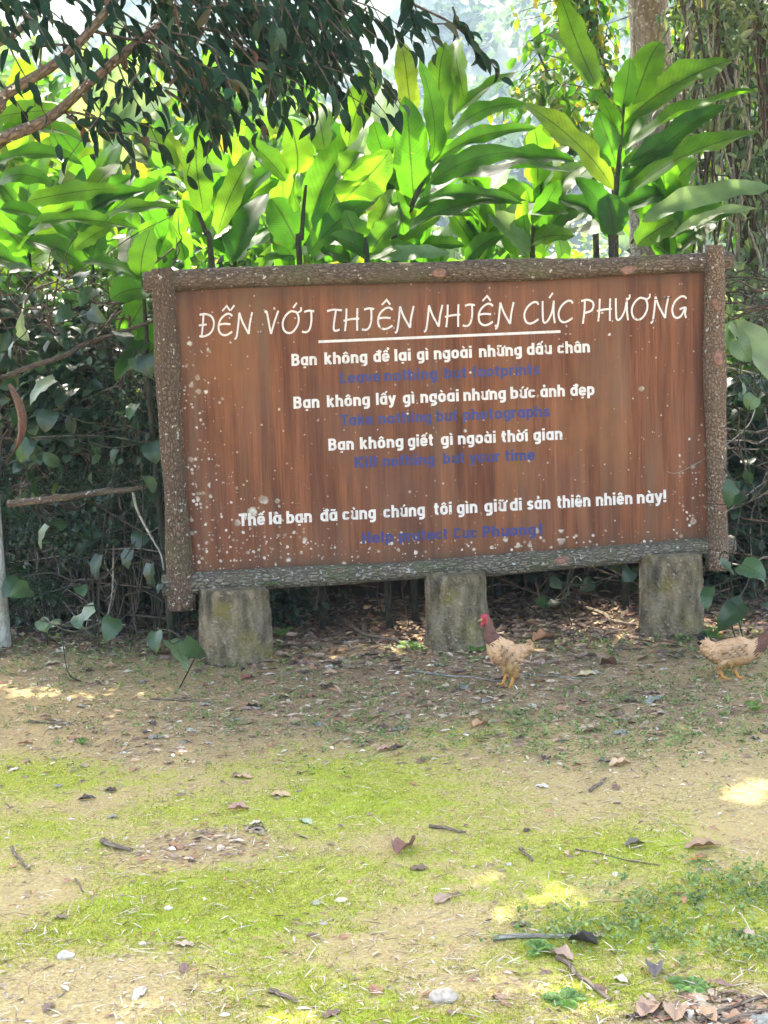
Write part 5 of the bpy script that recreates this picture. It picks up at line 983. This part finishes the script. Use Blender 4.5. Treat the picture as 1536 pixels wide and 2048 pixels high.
STK = [(205, 1688, 262, 1706, .011, 'short round stick on the moss at the left'), (990, 1880, 1150, 1878, .008, 'pale long stick on the moss at the lower right'), (1150, 1700, 1318, 1735, .0035, 'thin dark twig on the bare earth at the right'), (1120, 1920, 1210, 2005, .007, 'brown stalk lying aslant at the lower right'), (540, 1985, 595, 2010, .008, 'short brown stick near the bottom edge left of the middle'), (20, 1700, 55, 1740, .006, 'crooked twig at the left edge'), (150, 1760, 170, 1785, .004, 'fine twig among pebbles at the left'), (1180, 1585, 1210, 1560, .007, 'little forked twig at the right in the weeds'), (300, 1400, 420, 1405, .005, 'thin straight twig on the dry strip left of the sign front'), (820, 1345, 1020, 1365, .006, 'long thin twig lying behind the feet of the middle chicken'), (1030, 1350, 1180, 1360, .006, 'straight straw-coloured twig right of the middle chicken'), (1380, 2045, 1536, 2000, .007, 'dry stalk at the bottom right corner, upper one'), (1440, 2052, 1536, 2025, .008, 'dry stalk at the bottom right corner, lower one'), (1040, 1700, 1065, 1725, .006, 'small bent twig on the bare earth right of the curled leaf'), (860, 1655, 930, 1668, .007, 'flat grey sliver of bark on the moss right of the middle'), (60, 1445, 130, 1452, .007, 'twig on the dry strip at the far left')]
for k, (x0, y0, x1, y1, r, lab) in enumerate(STK): stick(lab, ground(x0, y0)+[0, 0, r], ground(x1, y1)+[0, 0, r], r, 'vine_pale' if k in (1, 9, 10) else 'twig', 'fallen_stick', 'stick', seed=20+k)
def rock(px, py, r, label, col, seed):
    r_ = np.random.default_rng(seed); p = ground(px, py); mb = MB(); n, m = 16, 9; V = []; ph = r_.uniform(0, 6, 6)
    for i in range(m+1):
        th = PI*i/m
        for j in range(n):
            a = 2*PI*j/n; d = np.array([math.sin(th)*math.cos(a), math.sin(th)*math.sin(a), math.cos(th)]); k = 1+.16*math.sin(3*a+ph[0])*math.sin(th)+.12*math.sin(2*d[0]*3+ph[1])+.1*math.sin(5*d[1]+ph[2])+r_.normal()*.02; V.append(p+d*k*r*np.array([1, .8, .55])+[0, 0, r*.15])
    mb.add(V, [[i*n+j, (i+1)*n+j, (i+1)*n+(j+1) % n, i*n+(j+1) % n] for i in range(m) for j in range(n)], None, None, .5, col); tag(mb.obj('stone', M['stone'], loc=p), label, 'stone')
rock(888, 1998, .036, 'angular grey stone at the bottom edge right of the middle', (.36, .31, .24), 1); rock(130, 1914, .022, 'pale rounded stone near the bottom left', (.50, .45, .36), 2); rock(336, 1818, .013, 'small round pale pebble on the moss left of the middle', (.52, .46, .33), 3); rock(632, 1808, .014, 'small greenish stone at the edge of the moss, middle', (.36, .35, .22), 4); rock(1018, 1730, .011, 'small tan stone on bare earth right of the curled leaf', (.46, .40, .30), 5); rock(645, 1849, .012, 'small brown stone below the moss in the middle', (.42, .33, .24), 6); rock(285, 1888, .010, 'tiny light stone left of the middle near the bottom', (.55, .5, .42), 7); rock(890, 1372, .018, 'yellowish stone in front of the middle stump', (.45, .38, .22), 8); rock(638, 1450, .016, 'blue-grey stone on the dry strip', (.22, .24, .25), 9)
def fern(px, py, size, label, y=None, nf=5, up=.7):
    p = ground(px, py) if y is None else at(px, py, y); o = thing('fern', label, 'fern', p)
    for k in range(nf):
        a = 2*PI*k/nf+rng.uniform(-.4, .4); e = up*rng.uniform(.6, 1.3); d = np.array([math.cos(a)*math.cos(e), math.sin(a)*math.cos(e), math.sin(e)]); mb = MB(); P_, D_, L_ = [], [], []
        sd = nrm(np.cross(d, [0, 0, 1]))
        for i in range(12):
            t = (i+1)/12; q = p+d*size*t+[0, 0, -.35*size*t*t]; l = size*.36*math.sin(PI*(.18+.8*t)**.9)
            for s_ in (-1, 1): P_.append(q); D_.append(sd*s_+d*.45); L_.append(l)
        scatter(mb, LP_FLAT, P_, D_, np.tile(np.array([0, 0, 1.0])+rng.normal(size=3)*.15, (len(P_), 1)), np.array(L_), np.array(L_)*.34)
        tube(mb, [p, p+d*size*.5+[0, 0, -.09*size], p+d*size+[0, 0, -.35*size]], [.002, .0015, .001], 5, 0, False); mb.obj('frond', M['fern'], o)
fern(562, 1275, .12, 'bright green fern beside the left stump', nf=4); fern(525, 1308, .10, 'small fern growing up the right side of the left stump', nf=5, up=1.1); fern(955, 1305, .08, 'little fern at the foot of the middle stump', nf=5); fern(1375, 1975, .07, 'pale fern among the leaves near the bottom right corner', nf=5, up=.4); fern(1130, 2000, .07, 'pale fern at the bottom edge right of the middle', nf=5, up=.4); fern(1078, 1905, .06, 'blue-green fern left of the split leaf', nf=6); fern(820, 1300, .10, 'small bright fern left of the middle stump', nf=5); fern(165, 1490, .05, 'tiny green sprout on the dry strip at the left', nf=4, up=1.); fern(440, 1322, .06, 'small green sprout in front of the left stump', nf=4, up=1.); fern(1510, 1425, .09, 'bright upright sprig in the weeds below the right chicken', nf=4, up=1.3); fern(1425, 1280, .11, 'green sprig behind the tail of the right chicken', nf=5, up=.9); fern(545, 1170, .06, 'small sprig growing on the bottom log above the left stump', y=7.12, nf=5, up=.6)

# ================================================================== CHICKENS
def chicken(label, px, py, face, sec, legs, colf, tailf, combp, wing, s=None):
    base = ground(px, py)+np.array([0, 0, .006]); s = s or F/base[1]; U = nrm(np.array([face, -.18, 0])); Wv = np.cross([0, 0, 1], U); Z = np.array([0, 0, 1.0])
    def w(u, v, l=0.): return base+U*(u/s)+Z*(v/s)+Wv*(l/s)
    o = thing('chicken', label, 'chicken', base)
    S = np.array(sec, float); k = 5; Sm = np.stack([np.array(smooth_path(np.stack([S[:, i]]*3, 1), k))[:, 0] for i in range(4)], 1)
    mb = MB(); n = 20; ang = np.linspace(0, 2*PI, n, endpoint=False); V = []
    tn = np.gradient(Sm[:, :2], axis=0); tn /= np.linalg.norm(tn, axis=1)[:, None]+1e-9
    for (u, v, rh, rl), t in zip(Sm, tn):
        nu, nv = -t[1], t[0]
        for a in ang: V.append(w(u+nu*rh*math.cos(a), v+nv*rh*math.cos(a), rl*math.sin(a)))
    m = len(Sm); V += [w(*Sm[0, :2]), w(*Sm[-1, :2])]
    q = [[i*n+j, i*n+(j+1) % n, (i+1)*n+(j+1) % n, (i+1)*n+j] for i in range(m-1) for j in range(n)]
    t_ = [[m*n, (j+1) % n, j] for j in range(n)]+[[m*n+1, (m-1)*n+j, (m-1)*n+(j+1) % n] for j in range(n)]; mb.add(V, q, t_)
    for lg in legs:
        P = smooth_path([w(*p[:3]) for p in lg], 4); tube(mb, P, np.interp(np.linspace(0, 1, len(P)), np.linspace(0, 1, len(lg)), [p[3]/s for p in lg]), 12, 0)
        f = lg[-1]
        for da, ln in ((0, 15), (.75, 12), (-.75, 12), (PI-.2, 7)):
            tip = (f[0]+math.cos(da)*ln, 1.2 if f[1] < 6 else f[1]-8, f[2]+math.sin(da)*ln); tube(mb, [w(f[0], f[1], f[2]), w((f[0]+tip[0])/2, (f[1]+tip[1])/2+1.5, (f[2]+tip[2])/2), w(*tip)], [2.2/s, 1.9/s, 1.0/s], 8)
    ob = mb.obj('body', M['feather'], o); md = ob.modifiers.new('r', 'REMESH'); md.mode = 'VOXEL'; md.voxel_size = .0030; md.use_smooth_shade = True
    sm = ob.modifiers.new('s', 'SMOOTH'); sm.iterations = 3; sm.factor = .4
    dg = bpy.context.evaluated_depsgraph_get(); me = bpy.data.meshes.new_from_object(ob.evaluated_get(dg)); ob.modifiers.clear(); ob.data = me; me.name = 'body'
    if not me.materials: me.materials.append(M['feather'])
    nv = len(me.vertices); co = np.zeros(nv*3); me.vertices.foreach_get('co', co); co = co.reshape(-1, 3); no = np.zeros(nv*3); me.vertices.foreach_get('normal', no); no = no.reshape(-1, 3)
    uu, vv, ll = co@U*s, co[:, 2]*s, co@Wv*s; c = np.array([colf(a, b_, l) for a, b_, l in zip(uu, vv, ll)])
    for nm in ('tint',):
        if nm in me.attributes: me.attributes.remove(me.attributes[nm])
    ca = me.attributes.new('tint', 'FLOAT_COLOR', 'POINT'); c4 = np.ones((nv, 4)); c4[:, :3] = c; ca.data.foreach_set('color', c4.ravel())
    # plumage: overlapping small feathers lying backwards over the body and neck
    cand = np.where(vv > 27)[0]; pick = rng.choice(cand, min(len(cand), 620), replace=False); pick = np.array([i for i in pick if not (uu[i] > combp[0]-9 and vv[i] > combp[1]-14)])
    D = -U*.8+np.array([0, 0, -.55]); P = base+co[pick]; N_ = no[pick]; D = D-N_*np.sum(D*N_, 1, keepdims=True)+N_*.05; L = np.where(vv[pick] > 96, 12., 17.)/s
    pm = MB(); scatter(pm, leaf_proto('oval', 4, 1, .25, -.3), P-N_*.001, D, N_, L*rng.uniform(.7, 1.2, len(pick)), L*.5, None, np.clip(c[pick]*rng.uniform(.86, 1.10, (len(pick), 1)), 0, 1)); pm.obj('plumage', M['feather'], o)
    wm = MB()
    for sd in (-1, 1):
        P_, D_, N_, L_, C_ = [], [], [], [], []
        (u0, v0), (u1, v1), lw = wing
        for r in range(4):
            for i in range(9):
                t = i/8; ls = lw+2.0*math.sin(PI*(.15+.6*t))+(3-r)*.5; P_.append(w(u0+(u1-u0)*t*.62, v0+(v1-v0)*t*.62+9-r*6.2, sd*ls)); d = U*(u1-u0)+Z*(v1-v0-6+r*3); D_.append(nrm(d)+Wv*sd*-.10); N_.append(Wv*sd+Z*.25); L_.append((22-2*r)/s); bc = colf((u0+u1)/2, (v0+v1)/2, 0)
                C_.append(np.array(bc)*(.86 if (i+r) % 3 else .40)*(1 if r < 3 else .8)*rng.uniform(.85, 1.1))
        scatter(wm, leaf_proto('oval', 4, 1, .2, -.2), P_, D_, N_, np.array(L_), np.array(L_)*.33, None, C_)
    wm.obj('wing', M['feather'], o)
    tm = MB(); P_, D_, L_, C_ = [], [], [], []
    for (u, v, du, dv, ln, cc) in tailf:
        for sd in (-1, 0, 1): P_.append(w(u, v, sd*2.5)); D_.append(U*du+Z*dv+Wv*sd*.22); L_.append(ln/s); C_.append(np.array(cc)*rng.uniform(.8, 1.2))
    scatter(tm, leaf_proto('oval', 5, 1, .6, .2), P_, D_, np.tile(Wv, (len(P_), 1))+rng.normal(size=(len(P_), 3))*.3, np.array(L_), np.array(L_)*.36, None, C_); tm.obj('tail', M['feather'], o)
    cu, cv = combp; cm = MB()                                        # comb: five points on a fleshy ridge
    n = 11; V = []
    for i in range(n):
        t = i/(n-1); hgt = (6.5 if i % 2 else 3)*(.5+.6*math.sin(PI*min(1, t+.12)))
        for l in (-1.1, 1.1): V.append(w(cu+9-18*t, cv+5, l*1.6)); V.append(w(cu+8-17*t, cv+7+hgt, l*.5))
    q = []
    for i in range(n-1):
        a, b_ = i*4, i*4+4; q += [[a, b_, b_+1, a+1], [a+3, b_+3, b_+2, a+2], [a+1, b_+1, b_+3, a+3]]
    cm.add(V, q); cm.obj('comb', M['comb'], o)
    wt = MB()
    for l in (-3, 3): tube(wt, [w(cu+6, cv-4, l), w(cu+6.5, cv-9, l*1.2), w(cu+5.5, cv-14, l*1.1)], [1.7/s, 2.6/s, 1.4/s], 8)
    wt.obj('wattles', M['comb'], o)
    bk = MB(); tube(bk, [w(cu+6, cv+1), w(cu+11, cv+.5), w(cu+15.5, cv-2.5)], [3.2/s, 2.4/s, .5/s], 8); bk.obj('beak', M['beak'], o)
    for l in (-1, 1):
        ey = MB(); tube(ey, [w(cu+2.5, cv+2, l*5.6), w(cu+2.5, cv+2, l*6.9), w(cu+2.5, cv+2, l*7.5)], [1.7/s, 1.5/s, .4/s], 8); ey.obj('eye', M['eye'], o)
    return o
BUFF, HACK, RED, LEGC = np.array([.50, .315, .168]), np.array([.14, .068, .048]), np.array([.42, .05, .055]), np.array([.52, .24, .06])
def col1(u, v, l):
    if v < 23: return LEGC
    if v > 134 and u > 39: return RED
    if u > 10 and v > 100-.5*(u-25): return HACK
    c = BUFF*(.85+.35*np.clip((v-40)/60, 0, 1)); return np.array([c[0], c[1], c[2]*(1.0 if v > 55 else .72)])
chicken('buff young chicken with red comb and dark neck standing by the middle stump', 1014, 1375, -1.0,
    [(-49, 84, 4, 3), (-41, 78, 9, 7), (-27, 72, 15, 13), (-8, 68, 23, 20), (12, 77, 27, 22), (24, 94, 19, 16), (31, 108, 14.5, 12), (34, 122, 10.5, 9), (36, 134, 9.5, 8), (41, 141, 9.5, 8), (48, 142, 5.5, 5)],
    [[(-1, 58, -9, 15), (0, 42, -10, 10.5), (-2, 25, -9, 5), (3, 12, -9, 3.2), (8, 3, -9, 2.9)], [(-8, 58, 9, 15), (-9, 42, 10, 10.5), (-12, 25, 9, 5), (-9, 12, 9, 3.2), (-6, 3, 9, 2.9)]],
    col1, [(-42, 80, -.7, .75, 20, BUFF*.9), (-42, 76, -.9, .45, 18, BUFF), (-44, 72, -1, .1, 16, BUFF*.95), (-40, 68, -1, -.3, 16, BUFF*1.05)], (42, 141), ((18, 84), (-26, 46), 24.))
def col2(u, v, l):
    if v < 19: return LEGC*1.05
    if u > 74 and v > 100 and u > 80: return RED
    if u-.45*(v-66) > 34 and v > 60 or (u > 40 and v > 74): return HACK
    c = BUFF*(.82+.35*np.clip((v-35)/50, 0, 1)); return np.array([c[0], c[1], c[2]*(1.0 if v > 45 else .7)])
chicken('buff young chicken with black tail walking out of view at the right edge', 1475, 1362, 1.0,
    [(-68, 78, 5, 4), (-60, 73, 11, 8), (-46, 62, 19, 14), (-18, 57, 28, 21), (12, 61, 27, 21), (34, 67, 19, 15), (50, 80, 13.5, 11.5), (62, 94, 11, 10), (74, 106, 10, 8.5), (83, 111, 9.5, 8), (91, 111, 5.5, 5)],
    [[(-6, 44, 9, 15), (-6, 30, 9, 9), (-6, 20, 9, 4.2), (-1, 10, 9, 3), (3, 3, 9, 2.8)], [(-18, 44, -9, 15), (-27, 34, -10, 9), (-34, 26, -9, 4.2), (-33, 16, -9, 3), (-30, 9, -9, 2.8)]],
    col2, [(-58, 82, -.8, .8, 24, (.012, .016, .016)), (-60, 78, -1, .5, 24, (.012, .015, .016)), (-60, 73, -1, .2, 22, (.015, .015, .014)), (-58, 70, -1, -.15, 17, BUFF*.7), (-54, 66, -1, -.4, 15, BUFF), (-54, 82, -1, .6, 15, BUFF)], (84, 110), ((20, 70), (-36, 56), 22.))

# ================================================================== HILL, FAR FOREST, HAZE
def hill():
    xs = np.linspace(-140, 220, 61); ys = np.linspace(55, 330, 56); X, Y = np.meshgrid(xs, ys)
    Z = np.clip(Y-60, 0, None)*.30+np.clip(Y-120, 0, None)*.16+6*np.sin(X*.05+1)*np.clip((Y-60)/80, 0, 1)+4*np.sin(X*.11+Y*.05)*np.clip((Y-60)/80, 0, 1)-.4
    mb = MB(); ny, nx = X.shape; i, j = np.meshgrid(np.arange(ny-1), np.arange(nx-1), indexing='ij'); b = (i*nx+j).ravel()
    mb.add(np.stack([X.ravel(), Y.ravel(), Z.ravel()], 1), np.stack([b, b+1, b+nx+1, b+nx], 1)); o = mb.obj('hill', M['hill']); o['kind'] = 'structure'
    f = MB(); n = 560; x = rng.uniform(-35, 80, n); y = 58+rng.random(n)**.9*240
    z = np.clip(y-60, 0, None)*.30+np.clip(y-120, 0, None)*.16+6*np.sin(x*.05+1)*np.clip((y-60)/80, 0, 1)+4*np.sin(x*.11+y*.05)*np.clip((y-60)/80, 0, 1)
    pr = leaf_proto('oval', 2, 1, .5, .2)
    for a, b_, c in zip(x, y, z):
        r = rng.uniform(2.2, 4.2); h = r*rng.uniform(.9, 1.5); k = 170; d = nrm(rng.normal(size=(k, 3))); d[:, 2] = np.abs(d[:, 2])*1.1-.15; P = np.array([a, b_, c+r*.8])+d*np.array([r, r, h])*(.85+.15*np.sin(d[:, :1]*7+a)*np.sin(d[:, 1:2]*6))
        scatter(f, pr, P, d+rng.normal(size=(k, 3))*.5-[0, 0, .5], d+rng.normal(size=(k, 3))*.4, rng.uniform(.8, 1.5, k), rng.uniform(.6, 1.1, k), rng.random()*.6+rng.random(k)*.4)
    o = f.obj('far_forest', M['far']); tag(o, 'far-off tree crowns covering the hazy hillside', 'forest'); o['kind'] = 'stuff'
M['hill'] = plain('hill_green', (.04, .07, .03), .9)
M['far'] = leaf_mat('far_foliage', [(0, (.03, .07, .025)), (1, (.09, .14, .05))], [(0, (.05, .12, .02)), (1, (.14, .22, .04))], .35, .6)
hill()
def haze():
    V = [(x, y, z) for z in (-2.5, 175) for y in (-450, 1300) for x in (-950, 950)]; V = np.array(V, float)
    mb = MB(); mb.add(V, [[0, 2, 3, 1], [4, 5, 7, 6], [0, 1, 5, 4], [2, 6, 7, 3], [0, 4, 6, 2], [1, 3, 7, 5]])
    m = bpy.data.materials.new('haze'); m.use_nodes = True; n = m.node_tree.nodes; n.remove(n['Principled BSDF'])
    v = n.new('ShaderNodeVolumePrincipled'); v.inputs['Color'].default_value = (.60, .78, 1, 1); v.inputs['Density'].default_value = .0011; v.inputs['Anisotropy'].default_value = .2
    m.node_tree.links.new(v.outputs[0], n['Material Output'].inputs['Volume']); o = mb.obj('haze', m, smooth=False); o['kind'] = 'stuff'
haze()
